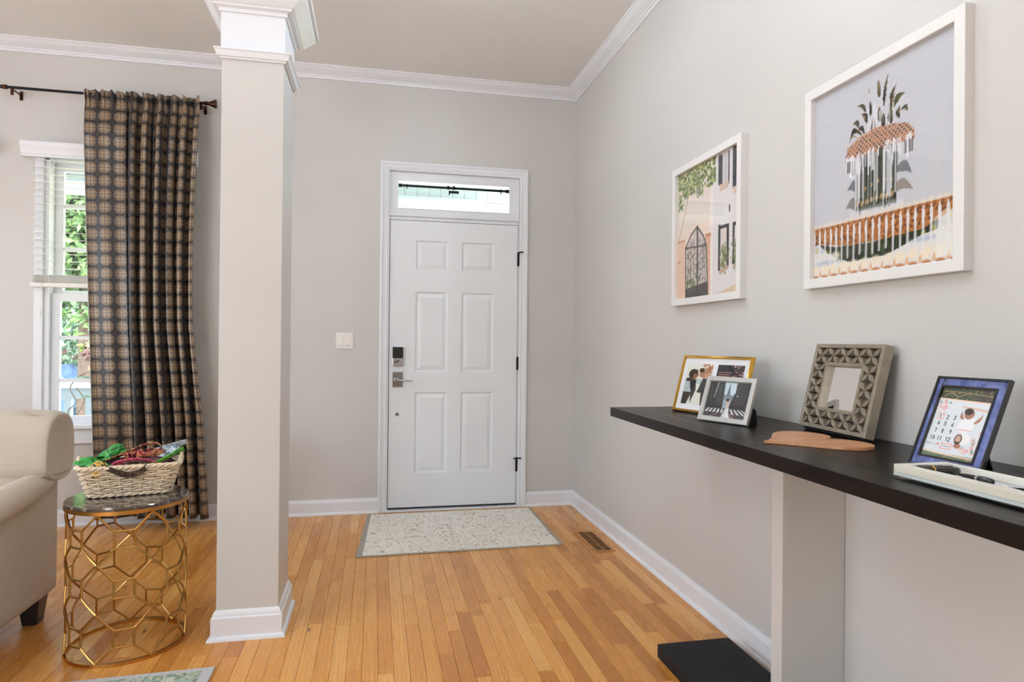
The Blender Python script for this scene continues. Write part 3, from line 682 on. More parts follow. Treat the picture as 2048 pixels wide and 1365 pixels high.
def fountain():
    c = Canvas(216, 240, (200, 201, 208)); R = random.Random(5)
    c.put(np.clip((c.V-.2)*.5, 0, 1), (192, 194, 204), .5)
    # lower leaves around the stem
    for a, b, w, col in (((.36, .42), (.28, .435), .03, (116, 120, 126)), ((.36, .33), (.27, .345), .034, (134, 130, 128)), ((.62, .46), (.73, .425), .03, (120, 122, 128)), ((.60, .37), (.74, .352), .03, (150, 142, 134))):
        c.leaf(a, b, w, col, .03 if b[0] > .5 else -.03)
    # stem
    c.poly([(.35, .62), (.64, .58), (.632, .31), (.345, .32)], (72, 78, 66))
    for k in range(46):
        u = R.uniform(.345, .635); c.line([(u, R.uniform(.5, .6)), (u+R.uniform(-.004, .004), R.uniform(.3, .42))], R.uniform(.003, .008), R.choice([(30, 36, 26), (52, 62, 40), (24, 28, 24), (88, 94, 78)]), .75)
    for k in range(8): u = .36+.035*k; c.ell(u, .36+R.uniform(-.01, .012), .014, .014, (206, 160, 100), .75); 
    for k in range(5): u = .42+.045*k; c.ell(u, .43+R.uniform(-.01, .012), .01, .012, (196, 150, 92), .7)
    for k in range(26):
        u = R.uniform(.34, .64); c.line([(u, .6), (u, R.uniform(.3, .4))], R.uniform(.002, .006), (226, 226, 232), .8)
    c.put(np.clip(1-np.abs(c.V-.30)/.04, 0, 1)*((c.U > .3) & (c.U < .68)), (220, 220, 226), .8)
    # crown of leaves
    G, D = (70, 76, 36), (26, 26, 22)
    for a, b, w, bend, col in (((.515, .84), (.505, .935), .014, 0, G), ((.545, .79), (.575, .94), .012, .006, D), ((.585, .80), (.63, .868), .011, .004, D), ((.445, .88), (.438, .915), .008, 0, (190, 180, 172)),
        ((.455, .77), (.45, .85), .012, 0, D), ((.585, .75), (.62, .83), .016, .006, (40, 42, 24)), ((.61, .76), (.69, .805), .018, .022, (64, 70, 30)), ((.42, .80), (.355, .848), .013, -.014, (60, 60, 40)),
        ((.43, .745), (.385, .80), .018, -.012, D), ((.37, .735), (.315, .765), .015, -.02, (54, 44, 36)), ((.39, .695), (.295, .67), .016, -.05, D), ((.41, .69), (.345, .715), .014, -.03, (44, 34, 28)),
        ((.52, .72), (.515, .80), .018, 0, (36, 34, 24)), ((.47, .66), (.475, .76), .022, 0, (30, 26, 20)), ((.54, .68), (.545, .76), .017, 0, (34, 30, 24)), ((.60, .69), (.60, .77), .022, .01, (40, 30, 22)), ((.65, .70), (.655, .76), .016, .014, (50, 44, 30)), ((.655, .735), (.70, .705), .013, .024, (58, 64, 34))):
        c.leaf(a, b, w, col, bend); c.leaf(((a[0]*2+b[0])/3, (a[1]*2+b[1])/3), b, w*.35, (120, 104, 52) if R.random() < .6 else (168, 124, 76), bend*.6, .8)
    for k in range(10): u = R.uniform(.43, .62); c.line([(u, R.uniform(.74, .82)), (u, .67)], .005, (228, 228, 234), .7)
    # scaly cap
    cap = [(.268, .60), (.28, .655), (.37, .69), (.49, .703), (.617, .688), (.708, .66), (.748, .618), (.742, .57), (.665, .585), (.556, .595), (.44, .592), (.335, .592), (.285, .575)]
    c.poly(cap, (196, 156, 132))
    for i in range(9):
        v = .692-i*.013
        for k in range(19):
            u = .275+k*.027+(i % 2)*.0135; top = .60+.10*math.sqrt(max(0, 1-((u-.51)/.245)**2))
            if v < top-.006 and u < .735: c.ell(u, v, .010, .0062, R.choice([(58, 30, 22), (40, 22, 18), (112, 60, 36), (150, 88, 48)]), .95, .5)
    for k in range(60):
        u = R.uniform(.27, .742); v0 = .60-.02*abs(u-.5)+R.uniform(-.01, .02); ln = R.uniform(.03, .11); c.line([(u, v0), (u+R.uniform(-.006, .006), v0-ln)], R.uniform(.0025, .006), (232, 232, 238), .85)
        if R.random() < .5: c.line([(u+.006, v0-.02), (u+.006, v0-ln*.9)], .0022, (70, 66, 66), .6)
    for u in (.285, .30, .69, .715, .73): c.line([(u, .58), (u, .53)], .006, (72, 60, 60), .7)
    # carved basin
    c.poly([(0, .283), (.4, .276), (.72, .279), (1, .278), (1, .232), (.80, .165), (.563, .152), (.306, .155), (.06, .19), (0, .2)], (176, 112, 58))
    for k in range(420):
        u, v = R.uniform(0, 1), R.uniform(.16, .27)
        if v > .16+.08*max(0, u-.75)*4 and v > .16+.25*max(0, .14-u): c.ell(u, v, R.uniform(.005, .013), R.uniform(.004, .011), R.choice([(84, 46, 22), (120, 70, 32), (206, 142, 84), (58, 32, 18), (188, 120, 60)]), .7, .5)
    c.rect(0, 1, .262, .28, (196, 128, 74), .55)
    for k in range(24): c.ell(k*.044+.01, .288, .026, .016, (226, 214, 200), .85, .5); c.ell(k*.044+.03, .268, .011, .008, (110, 62, 34), .6)
    c.poly([(.05, .19), (.2, .16), (.45, .150), (.80, .165), (.9, .2), (.86, .10), (.66, .088), (.55, .075), (.3, .072), (.15, .12)], (36, 44, 30))
    for k in range(120): u = R.uniform(.14, .84); c.line([(u, R.uniform(.12, .158)), (u+R.uniform(-.01, .01), R.uniform(.08, .12))], .005, R.choice([(24, 26, 20), (60, 78, 40), (90, 108, 56), (56, 36, 26)]), .6)
    for u, v in ((.03, .16), (.115, .14), (.80, .145), (.86, .16), (.95, .2), (.93, .15)): c.ell(u, v, .022, .02, (214, 208, 92), .7, .8)
    c.poly([(0, .15), (.16, .13), (.2, .085), (.33, .07), (.56, .075), (.66, .10), (.78, .135), (1, .17), (1, 0), (0, 0)], (226, 222, 216))
    c.ell(.11, .085, .13, .02, (172, 184, 208), .7, .6); c.ell(.80, .12, .12, .016, (170, 184, 206), .7, .6); c.ell(.19, .115, .05, .03, (238, 228, 214), .8, .5)
    n = 13
    for k in range(n+1):
        u = k/n*1.02-.02+.02*(k/n); c.ell(u+.038, .052+.01*(k/n), .046, .034, (238, 224, 204), .95, .5); c.ell(u+.038, .014, .036, .014, (196, 124, 76), .9, .4); c.ell(u+.038, .004, .036, .010, (44, 26, 20), .95, .4); c.leaf((u, .0), (u+.006, .055), .012, (222, 168, 120), 0, .8); c.rect(u-.012, u+.012, 0, .018, (214, 214, 226), .9)
    for k in range(22):
        u = .01+k*.0465; e = R.uniform(.07, .12); c.leaf((u, .265), (u+R.uniform(-.004, .004), .17), .011, (228, 226, 230), 0, .95); c.line([(u, .2), (u-.002, e)], .0075, (226, 226, 232), .85)
    c.poly([(.86, .2), (.93, .23), (1, .22), (1, .03), (.88, .03)], (236, 236, 230), .55); c.noise(.05); return c

def street():
    c = Canvas(180, 200, (238, 214, 196)); R = random.Random(9)
    c.rect(0, .6, 0, 1, (236, 216, 200)); c.rect(0, .6, .55, .95, (226, 214, 206), .8); c.poly([(.60, 1), (1, 1), (1, 0), (.585, 0)], (224, 219, 219))
    c.rect(.56, .605, 0, 1, (238, 230, 226), .8)
    c.poly([(0, .46), (.14, .45), (.145, 0), (0, 0)], (232, 196, 172)); c.rect(0, .14, .448, .468, (206, 160, 130)); c.rect(0, .06, .29, .31, (204, 156, 124)); c.poly([(.49, .437), (.57, .45), (.565, 0), (.53, 0)], (222, 178, 148)); c.rect(.49, .575, .435, .46, (190, 138, 104))
    # vine
    c.line([(.06, .99), (.2, .8), (.02, .45)], .004, (176, 136, 96)); c.line([(.2, .8), (.45, .92)], .008, (188, 152, 104))
    c.rect(.33, .41, .78, .92, (110, 112, 110), .6); c.rect(.12, .19, .78, .9, (96, 104, 96), .6)
    for k in range(520):
        u, v = R.uniform(0, .64), R.uniform(.8, 1)
        d = .2+.75*abs(u-.3)
        if v > .80+.08*math.sin(u*17+1)+.22*max(0, u-.45) or R.random() < .07: c.ell(u, v, R.uniform(.008, .022), R.uniform(.008, .018), R.choice([(70, 96, 36), (104, 130, 52), (142, 160, 84), (50, 66, 30), (176, 188, 120)]), .8, .5)
    for k in range(50): c.ell(.06+R.uniform(-.04, .05), R.uniform(.70, .9), .014, .012, R.choice([(80, 106, 48), (120, 142, 70)]), .7, .5)
    for k in range(40): c.ell(.40+R.uniform(-.05, .05), R.uniform(.75, .88), .014, .012, R.choice([(90, 112, 52), (140, 158, 84)]), .7, .5)
    # shuttered windows
    K = (42, 42, 50)
    for a, b, d, e in ((.683, .742, .776, .985), (.828, .846, .755, .985), (.888, .942, .708, .995), (.988, 1, .7, .99)): c.rect(a, b, d, e, K)
    for a, b, d in ((.69, .735, .78), (.893, .937, .715)):
        for k in range(26): c.rect(a, b, d+k*.0105, d+k*.0105+.004, (96, 98, 106), .8)
    c.rect(.748, .826, .76, .99, (206, 202, 204)); c.rect(.95, .985, .73, .99, (206, 202, 204)); c.rect(.785, .79, .76, .99, (150, 148, 150))
    for a, b, z in ((.695, .84, .745), (.89, .99, .69)): c.poly([(a, z+.03), (b, z+.03), (b-.015, z-.012), (a+.02, z-.02)], (212, 190, 170))
    c.ell(.848, .585, .012, .03, (60, 58, 60))
    for a, b, d, e in ((.688, .724, .172, .495), (.812, .845, .195, .485), (.892, .922, .197, .478), (.985, 1, .193, .466)): c.rect(a, b, d, e, K)
    c.rect(.726, .81, .3, .47, (222, 210, 204)); c.rect(.924, .984, .3, .46, (222, 210, 204)); c.rect(.724, .81, .46, .485, (60, 56, 56)); c.rect(.924, .985, .455, .48, (60, 56, 56))
    for u0, v0 in ((.77, .25), (.95, .27)):
        for k in range(110): c.ell(u0+R.gauss(0, .028), v0+R.gauss(0, .045), .013, .013, R.choice([(70, 84, 44), (106, 116, 66), (146, 150, 100), (168, 160, 120)]), .8, .5)
    c.poly([(.70, .165), (.85, .2), (.84, .175), (.72, .14)], (190, 160, 136)); c.poly([(.9, .19), (1, .2), (1, .18), (.91, .165)], (190, 160, 136))
    # iron gate
    gate = [(.15, .399), (.247, .489), (.354, .536), (.458, .452), (.509, .371), (.533, .003), (.158, .004)]
    c.poly(gate, (206, 196, 186)); c.poly([(.158, .0), (.533, .0), (.52, .10), (.158, .07)], (70, 62, 58))
    for k in range(40): c.ell(R.uniform(.17, .32), R.uniform(.07, .15), .016, .014, R.choice([(90, 112, 62), (130, 146, 92)]), .7, .5)
    c.line(gate+[gate[0]], .007, (58, 50, 48)); c.line([(.357, .536), (.366, 0)], .011, (44, 38, 38)); c.line([(.15, .397), (.497, .378)], .006, (58, 50, 48)); c.line([(.16, .075), (.52, .105)], .006, (58, 50, 48))
    for k in range(80):
        u, v = R.uniform(.17, .5), R.uniform(.11, .44); r = R.uniform(.008, .02); a0 = R.uniform(0, 6)
        c.line([(u+r*math.cos(a0+t*.9), v+r*math.sin(a0+t*.9)) for t in range(5)], .0035, (84, 74, 70), .85)
    for u in (.2, .25, .30, .41, .45, .49): c.line([(u, .08), (u, .43 if u > .22 else .4)], .003, (72, 64, 60), .8)
    c.poly([(.585, 0), (.635, .006), (1, .07), (1, 0)], (214, 186, 158)); c.noise(.06); return c
wall_print((0, -2.691, 1.389), 'large framed print of a pineapple fountain with falling water', fountain())
wall_print((0, -1.682, 1.385), 'white framed print of a street facade with an iron gate and dark shutters', street())

# ---- small frames on the console
def easel(p, w, h, th, tilt, mat):
    # strut hinged on the back, reaching down to the shelf behind the frame
    t = math.radians(tilt); hz = h*.62; dep = hz*math.sin(t)*2.0+.02
    y1 = th+(hz*math.sin(2*t))*.9; a = Vector((0, th, hz)); c_, s_ = math.cos(t), math.sin(t)
    # shelf plane in local axes passes through the bottom front edge
    foot = Vector((0, 0, 0)); L = hz*.95; fy = th+hz*.55; fz = (fy-th)*math.tan(t)+.001
    ww = w*.16
    MB().add([(w/2-ww, th, hz), (w/2+ww, th, hz), (w/2+ww*1.7, fy, fz), (w/2-ww*1.7, fy, fz), (w/2-ww, th+.004, hz+.001), (w/2+ww, th+.004, hz+.001), (w/2+ww*1.7, fy+.004, fz), (w/2-ww*1.7, fy+.004, fz)],
             [(0,1,2,3),(4,5,6,7),(0,1,5,4),(1,2,6,5),(2,3,7,6),(3,0,4,7)]).build('easel_strut', mat, p, local=True)

def couple():
    c = Canvas(70, 90, (206, 206, 198)); R = random.Random(2)
    c.rect(0, 1, .28, .62, (176, 190, 188)); c.rect(0, 1, 0, .3, (58, 48, 44)); c.rect(0, 1, .62, 1, (220, 220, 208))
    for k in range(70): c.ell(R.gauss(.85, .12), R.gauss(.85, .12), .05, .04, R.choice([(176, 112, 70), (206, 150, 108), (140, 84, 54)]), .8, .5)
    c.poly([(.22, .0), (.78, 0), (.72, .3), (.60, .5), (.45, .52), (.36, .3)], (222, 220, 206)); c.poly([(.36, .02), (.50, .36), (.44, .60), (.24, .62), (.2, .52), (.32, .3)], (30, 26, 26))
    c.poly([(.55, .3), (.9, .3), (.95, .62), (.7, .66)], (34, 32, 34)); c.ell(.28, .74, .20, .13, (50, 34, 28)); c.ell(.36, .68, .09, .08, (150, 104, 78)); c.ell(.62, .76, .1, .1, (172, 118, 92)); c.ell(.60, .84, .12, .06, (70, 44, 32)); c.ell(.13, .6, .12, .05, (60, 44, 36)); c.noise(.12); return c
def card():
    c = Canvas(76, 44, (44, 42, 50)); R = random.Random(4)
    for k in range(90):
        u = R.uniform(.62, 1); c.ell(u, R.uniform(0, 1), .03, .04, R.choice([(216, 150, 140), (236, 206, 196), (120, 60, 64), (60, 40, 46)]), .85, .5)
    for i, (a, b) in enumerate(((.08, .55), (.08, .5), (.08, .46), (.08, .28))):
        u = a
        while u < b: e = u+R.uniform(.03, .08); c.rect(u, min(e, b), .50-i*.13, .55-i*.13, (206, 140, 136), .9); u = e+.015
    return c
g = facing((-.2592, -2.1743, .9302), 15.5, 16.1, 'photo_frame', 'gold photo frame with white mat behind the smaller silver frame', 'photo frame', 'photo frames on the console'); W, H = .3642, .234
MB().frame(0, W, 0, H, .0115, -.001, .014, [(0, .014), (0, .002), (.003, -.001), (.006, 0), (.009, -.0015), (.0115, .002), (.0115, .014)]).build('frame', M['gold_bright'], g, local=True, smooth=True)
B(.008, W-.008, .006, .012, .008, H-.008).build('mat_board', M['mat_board'], g, local=True)
ix0, iw, iz0, ih = .0115, W-.023, .0115, H-.023
couple().mesh('photo', ix0+iw*.07, ix0+iw*.47, iz0+ih*.10, iz0+ih*.895, .0055, g); card().mesh('printed_card', ix0+iw*.545, ix0+iw*.935, iz0+ih*.60, iz0+ih*.895, .0055, g)
c2 = couple(); c2.a = c2.a[:, ::-1]; c2.mesh('photo', ix0+iw*.545, ix0+iw*.935, iz0+ih*.10, iz0+ih*.53, .0055, g)
B(.01, W-.01, .003, .0042, .01, H-.01).build('glazing', M['glass'], g, local=True); easel(g, W, H, .014, 16.1, M['black_felt'])

def city():
    c = Canvas(120, 100, (150, 168, 178)); R = random.Random(8)
    c.poly([(.25, 1), (.66, 1), (.655, .69), (.6, .6), (.4, .6), (.36, .75)], (196, 212, 220)); c.poly([(0, 1), (.26, 1), (.37, .98), (.40, .62), (.42, .25), (0, .25)], (58, 58, 58)); c.poly([(.66, 1), (1, 1), (1, .25), (.56, .25), (.60, .5), (.655, .69)], (50, 50, 52))
    for k in range(7): c.line([(.05+.045*k, 1), (.12+.04*k, .4)], .006, R.choice([(96, 98, 98), (30, 30, 30), (140, 146, 148)]), .7)
    c.line([(.21, .98), (.17, .55)], .014, (170, 182, 186), .8)
    for k in range(140): u = R.choice([R.uniform(0, .38), R.uniform(.62, 1)]); c.ell(u, R.uniform(.28, .95), .012, .02, R.choice([(30, 30, 32), (84, 84, 86), (44, 44, 46)]), .6, .6)
    c.poly([(.455, .6), (.47, .72), (.49, .93), (.505, .93), (.53, .72), (.55, .6)], (106, 116, 126)); c.rect(.40, .62, .5, .64, (124, 132, 140), .8); c.ell(.72, .62, .012, .02, (230, 230, 224)); c.rect(.70, .705, .64, .98, (120, 120, 120), .6)
    c.rect(0, 1, 0, .27, (70, 68, 70)); c.rect(.56, 1, .25, .33, (34, 34, 36)); c.rect(0, .42, .25, .33, (40, 40, 42))
    for k in range(5): c.poly([(.02+.095*k, .14), (.07+.095*k, .14), (.13+.08*k, .25), (.10+.08*k, .25)], (222, 222, 222))
    for k in range(5): c.poly([(.56+.02*k+.10*k, .12), (.60+.02*k+.105*k, .12), (.56+.08*k, .26), (.535+.08*k, .26)], (222, 222, 222))
    c.line([(.16, .02), (.33, .12)], .006, (206, 140, 110)); c.line([(.72, .02), (.62, .13)], .006, (206, 140, 110))
    c.poly([(.43, 0), (.66, 0), (.60, .12), (.575, .32), (.51, .32), (.49, .16)], (226, 228, 228)); c.poly([(.43, 0), (.52, .0), (.53, .25), (.50, .28)], (200, 204, 204)); c.ell(.523, .45, .045, .07, (206, 168, 146)); c.ell(.515, .50, .04, .045, (52, 38, 34)); c.ell(.54, .34, .04, .09, (214, 186, 172)); c.noise(.1); return c
s_ = facing((-.3185, -2.4996, .9306), 19.8, 19.6, 'photo_frame', 'brushed silver photo frame with a dark city street photograph', 'photo frame', 'photo frames on the console'); W, H = .2133, .1648
MB().frame(0, W, 0, H, .019, -.001, .013, [(0, .013), (0, .0005), (.002, -.001), (.016, -.001), (.019, .003), (.019, .013)]).build('frame', M['silver'], s_, local=True)
city().mesh('photo', .017, W-.017, .017, H-.017, .006, s_); B(.016, W-.016, .0035, .0045, .016, H-.016).build('glazing', M['glass'], s_, local=True); B(.004, W-.004, .0075, .0128, .004, H-.004).build('backing_board', M['black_felt'], s_, local=True); tt = math.tan(math.radians(19.6)); MB().run([(.013, .001+0*tt), (.062, .0495*tt+.001), (.040, .062), (.013, .070)], (.02, 0, 0), (W-.006, 0, 0), (0, 1, 0), (0, 0, 1)).build('easel_strut', M['black_felt'], s_, local=True)

# ---- carved mirror
mz, mt = .940, 13.4
mr = facing((-.0911, -2.7565, mz), -3.8, mt, 'carved_mirror', 'square pewter mirror with petal lattice frame leaning on the wall', 'mirror'); W, H, T = .3186, .2719, .030; rim = .0125
MB().frame(0, W, 0, H, rim, 0, T, [(0, T), (0, .001), (.001, 0), (rim-.001, 0), (rim, .001), (rim, .018), (.004, .018), (.004, T)]).build('outer_rim', M['pewter'], mr, local=True)
cw, ch = (W-2*rim)/5, (H-2*rim)/5; ir = .011
MB().frame(rim+cw-ir*.35, W-rim-cw+ir*.35, rim+ch-ir*.35, H-rim-ch+ir*.35, ir, .0015, .018).build('inner_rim', M['pewter'], mr, local=True, bevel=.001)
B(rim-.002, W-rim+.002, .016, .019, rim-.002, H-rim+.002).build('mirror_glass', M['mirror'], mr, local=True)
B(.006, W-.006, .0195, T-.001, -.0075, H-.006).build('backing_board', M['black_felt'], mr, local=True)
def petal():
    # boat shaped petal along +X, unit length, ridged rim around a hollow
    mb = MB(); n = 8; L = []; Rr = []; Cc = []
    prof = []
    for k in range(n+1):
        t = k/n; w = .165*math.sin(math.pi*t)
        prof.append((t, w))
    vs = []; fs = []
    for t, w in prof:
        wi = max(0, w-.055)
        vs += [(t, 0.0, -w), (t, -.012 if 0 < t < 1 else 0, -w*.92), (t, .002, -wi), (t, .004, 0), (t, .002, wi), (t, -.012 if 0 < t < 1 else 0, w*.92), (t, 0.0, w), (t, .016, w), (t, .016, -w)]
    m_ = 9
    for k in range(n):
        for j in range(m_): fs.append((k*m_+j, (k+1)*m_+j, (k+1)*m_+(j+1) % m_, k*m_+(j+1) % m_))
    return mb.add(vs, fs)
pmesh = petal()
for v in range(len(pmesh.v)):
    x_, y_, z_ = pmesh.v[v]; pmesh.v[v] = (x_, y_*(1 if y_ == .016 else .25)+.0, z_)
dl = math.hypot(cw/2, ch/2); pmesh.v = [(x*dl, y*.8+.002, z*dl*1.3) for x, y, z in pmesh.v]
pme = pmesh.mesh('petal', M['pewter'], smooth=True, angle=30)
for i in range(5):
    for j in range(5):
        if 0 < i < 4 and 0 < j < 4: continue
        ccx, ccz = rim+cw*(i+.5), rim+ch*(j+.5)
        for sx in (-1, 1):
            for sz in (-1, 1):
                a = math.atan2(sz*ch, sx*cw); inst('petal', pme, mr, (ccx, 0, ccz), (0, -a, 0))

# ---- wooden heart lying flat
def heart_pts(n=48):
    P = []
    for k in range(n):
        t = 2*math.pi*k/n; x = 16*math.sin(t)**3; y = 13*math.cos(t)-5*math.cos(2*t)-2*math.cos(3*t)-math.cos(4*t); P.append((x/34., (y+2.6)/34.))
    return P
# tip L(-.39,-3.03), lobes far and toward the wall
ht = empty('wooden_heart', (-.245, -3.03, ST), label='flat heart shaped wooden board lying on the dark console', cat='wooden board')
tip = Vector((-.398, -3.033)); ctr = Vector((-.155, -3.022)); ax = (tip-ctr).normalized(); side = Vector((-ax.y, ax.x)); Ls = .27
pts = []
hp = heart_pts(); ymin = min(p[1] for p in hp); ymax = max(p[1] for p in hp)
for x_, y_ in hp:
    a = (y_-ymin)/(ymax-ymin); q = tip-ax*(a*.262)+side*(x_*.345); pts.append((q.x, q.y))
MB().plate(pts, ST+.0005, ST+.0085).build('board', M['heart_wood'], ht, bevel=.002)

# ---- stained glass frame with a calendar photograph
DIG = {'1': [[(.5, 0), (.5, 1), (.3, .8)]], '2': [[(.1, .8), (.4, 1), (.85, .8), (.1, 0), (.9, 0)]], '3': [[(.1, .95), (.8, .95), (.45, .55), (.85, .3), (.5, 0), (.1, .1)]], '4': [[(.7, 0), (.7, 1), (.1, .35), (.9, .35)]],
       '5': [[(.85, 1), (.25, 1), (.2, .55), (.7, .6), (.8, .2), (.4, 0), (.1, .1)]], '6': [[(.75, 1), (.25, .5), (.2, .15), (.6, 0), (.8, .3), (.5, .5), (.2, .35)]], '7': [[(.1, 1), (.85, 1), (.4, 0)]], '8': [[(.5, .55), (.2, .8), (.5, 1), (.8, .8), (.5, .55), (.15, .25), (.5, 0), (.85, .25), (.5, .55)]],
       '9': [[(.8, .6), (.4, .5), (.2, .8), (.55, 1), (.8, .75), (.7, .3), (.4, 0)]], '0': [[(.5, 0), (.15, .5), (.5, 1), (.85, .5), (.5, 0)]]}
def calendar():
    c = Canvas(150, 190, (222, 226, 230)); R = random.Random(6)
    c.rect(0, 1, .82, 1, (60, 72, 56)); c.rect(.7, 1, .8, 1, (72, 66, 60)); c.rect(0, 1, 0, .075, (96, 120, 96))
    for k in range(160): c.ell(R.uniform(0, .95), R.choice([R.uniform(.83, 1), R.uniform(0, .07)]), .02, .012, R.choice([(92, 112, 84), (156, 120, 84), (60, 84, 70), (196, 164, 112)]), .7, .5)
    c.line([(.05, .93), (.35, .93), (.95, .90)], .006, (176, 150, 96)); c.line([(.08, .86), (.2, .92), (.35, .86), (.5, .91)], .006, (196, 160, 120))
    c.line([(0, .825), (1, .805)], .012, (240, 206, 180)); c.line([(0, .085), (.4, .065), (1, .055)], .012, (240, 206, 180)); 
    for u, v in ((.06, .77), (.16, .78), (.24, .77)): c.ell(u, v, .03, .015, (92, 136, 92), .9, .5)
    for k in range(26): c.ell(R.gauss(.13, .05), R.gauss(.69, .05), .028, .022, R.choice([(238, 190, 190), (244, 214, 206), (226, 160, 160)]), .8, .6)
    for k in range(30): c.ell(R.gauss(.88, .07), R.gauss(.22, .07), .032, .026, R.choice([(240, 196, 196), (246, 218, 210), (226, 160, 164), (120, 158, 110)]), .8, .6)
    for k in range(12): c.ell(R.gauss(.72, .06), R.gauss(.16, .03), .03, .024, R.choice([(240, 200, 190), (236, 180, 176)]), .8, .6)
    c.line([(.5, .73), (.72, .72), (.95, .70)], .018, (222, 190, 164), .9)
    # sleeping baby in white beside a round portrait
    c.ell(.66, .50, .15, .14, (236, 238, 240)); c.ell(.655, .64, .095, .075, (168, 116, 92)); c.ell(.63, .675, .085, .05, (60, 42, 36)); c.leaf((.58, .56), (.52, .68), .03, (168, 118, 94), .03); c.leaf((.78, .52), (.90, .66), .03, (176, 124, 100), -.02); c.line([(.56, .42), (.76, .42)], .012, (238, 190, 186))
    c.ell(.70, .30, .12, .08, (240, 238, 236)); c.ell(.60, .29, .075, .075, (110, 78, 64)); c.ell(.60, .29, .05, .055, (206, 168, 150)); c.ell(.62, .20, .07, .035, (170, 116, 94)); c.ell(.60, .24, .05, .02, (70, 50, 44))
    for tx, (u, v) in zip('1 2 3 4 5 6 7 8 9 10 11 12'.split(), [(.146, .569), (.289, .569), (.422, .569), (.15, .475), (.28, .475), (.42, .472), (.14, .372), (.274, .373), (.423, .375), (.124, .27), (.261, .27), (.42, .27)]):
        wd = .05; x0 = u-wd*len(tx)/2
        for ch_ in tx:
            for st in DIG[ch_]: c.line([(x0+p[0]*wd*.85, v-.025+p[1]*.052) for p in st], .0065, (64, 62, 66))
            x0 += wd
    c.line([(.09, .53), (.2, .53), (.2, .61), (.09, .61), (.09, .53)], .008, (238, 180, 168)); c.line([(.33, .14), (.52, .14), (.52, .21), (.33, .21), (.33, .14)], .010, (238, 176, 164)); c.line([(.36, .18), (.49, .172)], .006, (150, 150, 150))
    c.line([(.03, .18), (.06, .2), (.09, .175), (.13, .195), (.16, .18)], .005, (130, 128, 130)); c.line([(.2, .17), (.23, .19)], .005, (130, 128, 130)); c.ell(.265, .19, .02, .015, (214, 90, 90)); c.noise(.04); return c
cf = facing((-.2499, -3.3727, .9297), 4.1, 24.1, 'photo_frame', 'black edged blue glass photo frame holding a numbered month photograph', 'photo frame', 'photo frames on the console'); W, H = .1708, .2198
MB().frame(0, W, 0, H, .0055, -.002, .008).build('frame', M['pen_black'], cf, local=True, bevel=.001)
bw, tw = .0165, .018
for a in ((.0055, bw, .0055+tw, H-.0055), (W-bw-.006, W-.0055, .0055+tw, H-.0055)): B(a[0], a[1], .001, .005, a[2], a[3]).build('glass_strip', M['blue_glass'], cf, local=True)
for z0 in (.0055, H-.0055-tw): B(bw+.004 if z0 > .1 else .0055, W-.0055, .001, .005, z0 if z0 < .1 else z0+.002, z0+tw).build('glass_strip', M['blue_glass'], cf, local=True)
MB().frame(bw, W-bw-.006, .0055+tw, H-.0055-tw+.002, .0045, -.001, .006).build('leading', M['pen_black'], cf, local=True)
calendar().mesh('photo', bw+.003, W-bw-.009, .0055+tw+.003, H-.0055-tw, .0035, cf)
B(bw+.003, W-bw-.009, .001, .002, .0055+tw+.003, H-.0055-tw).build('glazing', M['glass'], cf, local=True)
easel(cf, W, H, .008, 24.1, M['pen_black'])

# ---- acrylic tray and the small things in it
ty0, ty1, tx0_, tx1_ = -3.92, -3.483, -.401, -.258
tr2 = empty('acrylic_tray', ((tx0_+tx1_)/2, (ty0+ty1)/2, ST), label='clear acrylic tray with cream lining on the dark console', cat='tray')
B(tx0_, tx1_, ty0, ty1, ST+.0005, ST+.006).build('base', M['acrylic'], tr2, bevel=.0015)
t_ = .006
for a in ((tx0_, tx0_+t_, ty0, ty1), (tx1_-t_, tx1_, ty0, ty1), (tx0_+t_, tx1_-t_, ty0, ty0+t_), (tx0_+t_, tx1_-t_, ty1-t_, ty1)): B(a[0], a[1], a[2], a[3], ST+.006, ST+.029).build('side', M['acrylic'], tr2, bevel=.0015)
plain('cream_lining', (232, 226, 214), .4, var=.02); plain('tray_floor', (214, 220, 224), .35, var=.02)
xa, xb, ya, yb = tx0_+t_+.0006, tx1_-t_-.0006, ty0+t_+.0006, ty1-t_-.0006
B(xa, xb, ya, yb, ST+.0062, ST+.012).build('lining', M['tray_floor'], tr2)
for a in ((xa, xa+.022, ya, yb), (xb-.006, xb, ya, yb), (xa+.022, xb-.006, ya, ya+.006), (xa+.022, xb-.006, yb-.02, yb)): B(a[0], a[1], a[2], a[3], ST+.012, ST+.0285).build('rim', M['cream_lining'], tr2, bevel=.0015)
TZ = ST+.012
def pen(loc, yaw, label, cap, flip):
    p = empty('pen', (loc[0], loc[1], TZ+.0065), (0, 0, yaw), label, 'pen'); p.scale = (.55, .7, .68)
    MB().lathe([(0, -.07), (.003, -.069), (.006, -.05), (.008, -.02), (.0085, .002), (.0085, .006), (0, .006)], 16, (0, 0, 0), 'x').build('barrel', M['pen_black'], p, local=True, smooth=True)
    cp_ = MB().lathe([(0, .0145), (.0088, .0145), (.0092, .03), (.0088, .055), (.0075, .066), (.004, .070), (0, .071)], 16, (0, 0, 0), 'x').build('cap', M['pen_black'], p, local=True, smooth=True)
    for x in (.0065, .0115): MB().lathe([(0, x-.0012), (.0092, x-.0012), (.0092, x+.0012), (0, x+.0012)], 16, (0, 0, 0), 'x').build('band', M['silver'], p, local=True)
    MB().lathe([(0, .0075), (.0086, .0075), (.0086, .0105), (0, .0105)], 16, (0, 0, 0), 'x').build('ring', M['pen_black'], p, local=True)
    MB().tube([(.064, 0, .009), (.055, 0, .0115), (.02, 0, .0105)], .0013, 6).build('clip', M['silver'], cp_, local=True, smooth=True)
pen((-.313, -3.604), -1.6, 'black fountain pen with two silver bands lying in the acrylic tray', 1, 0)
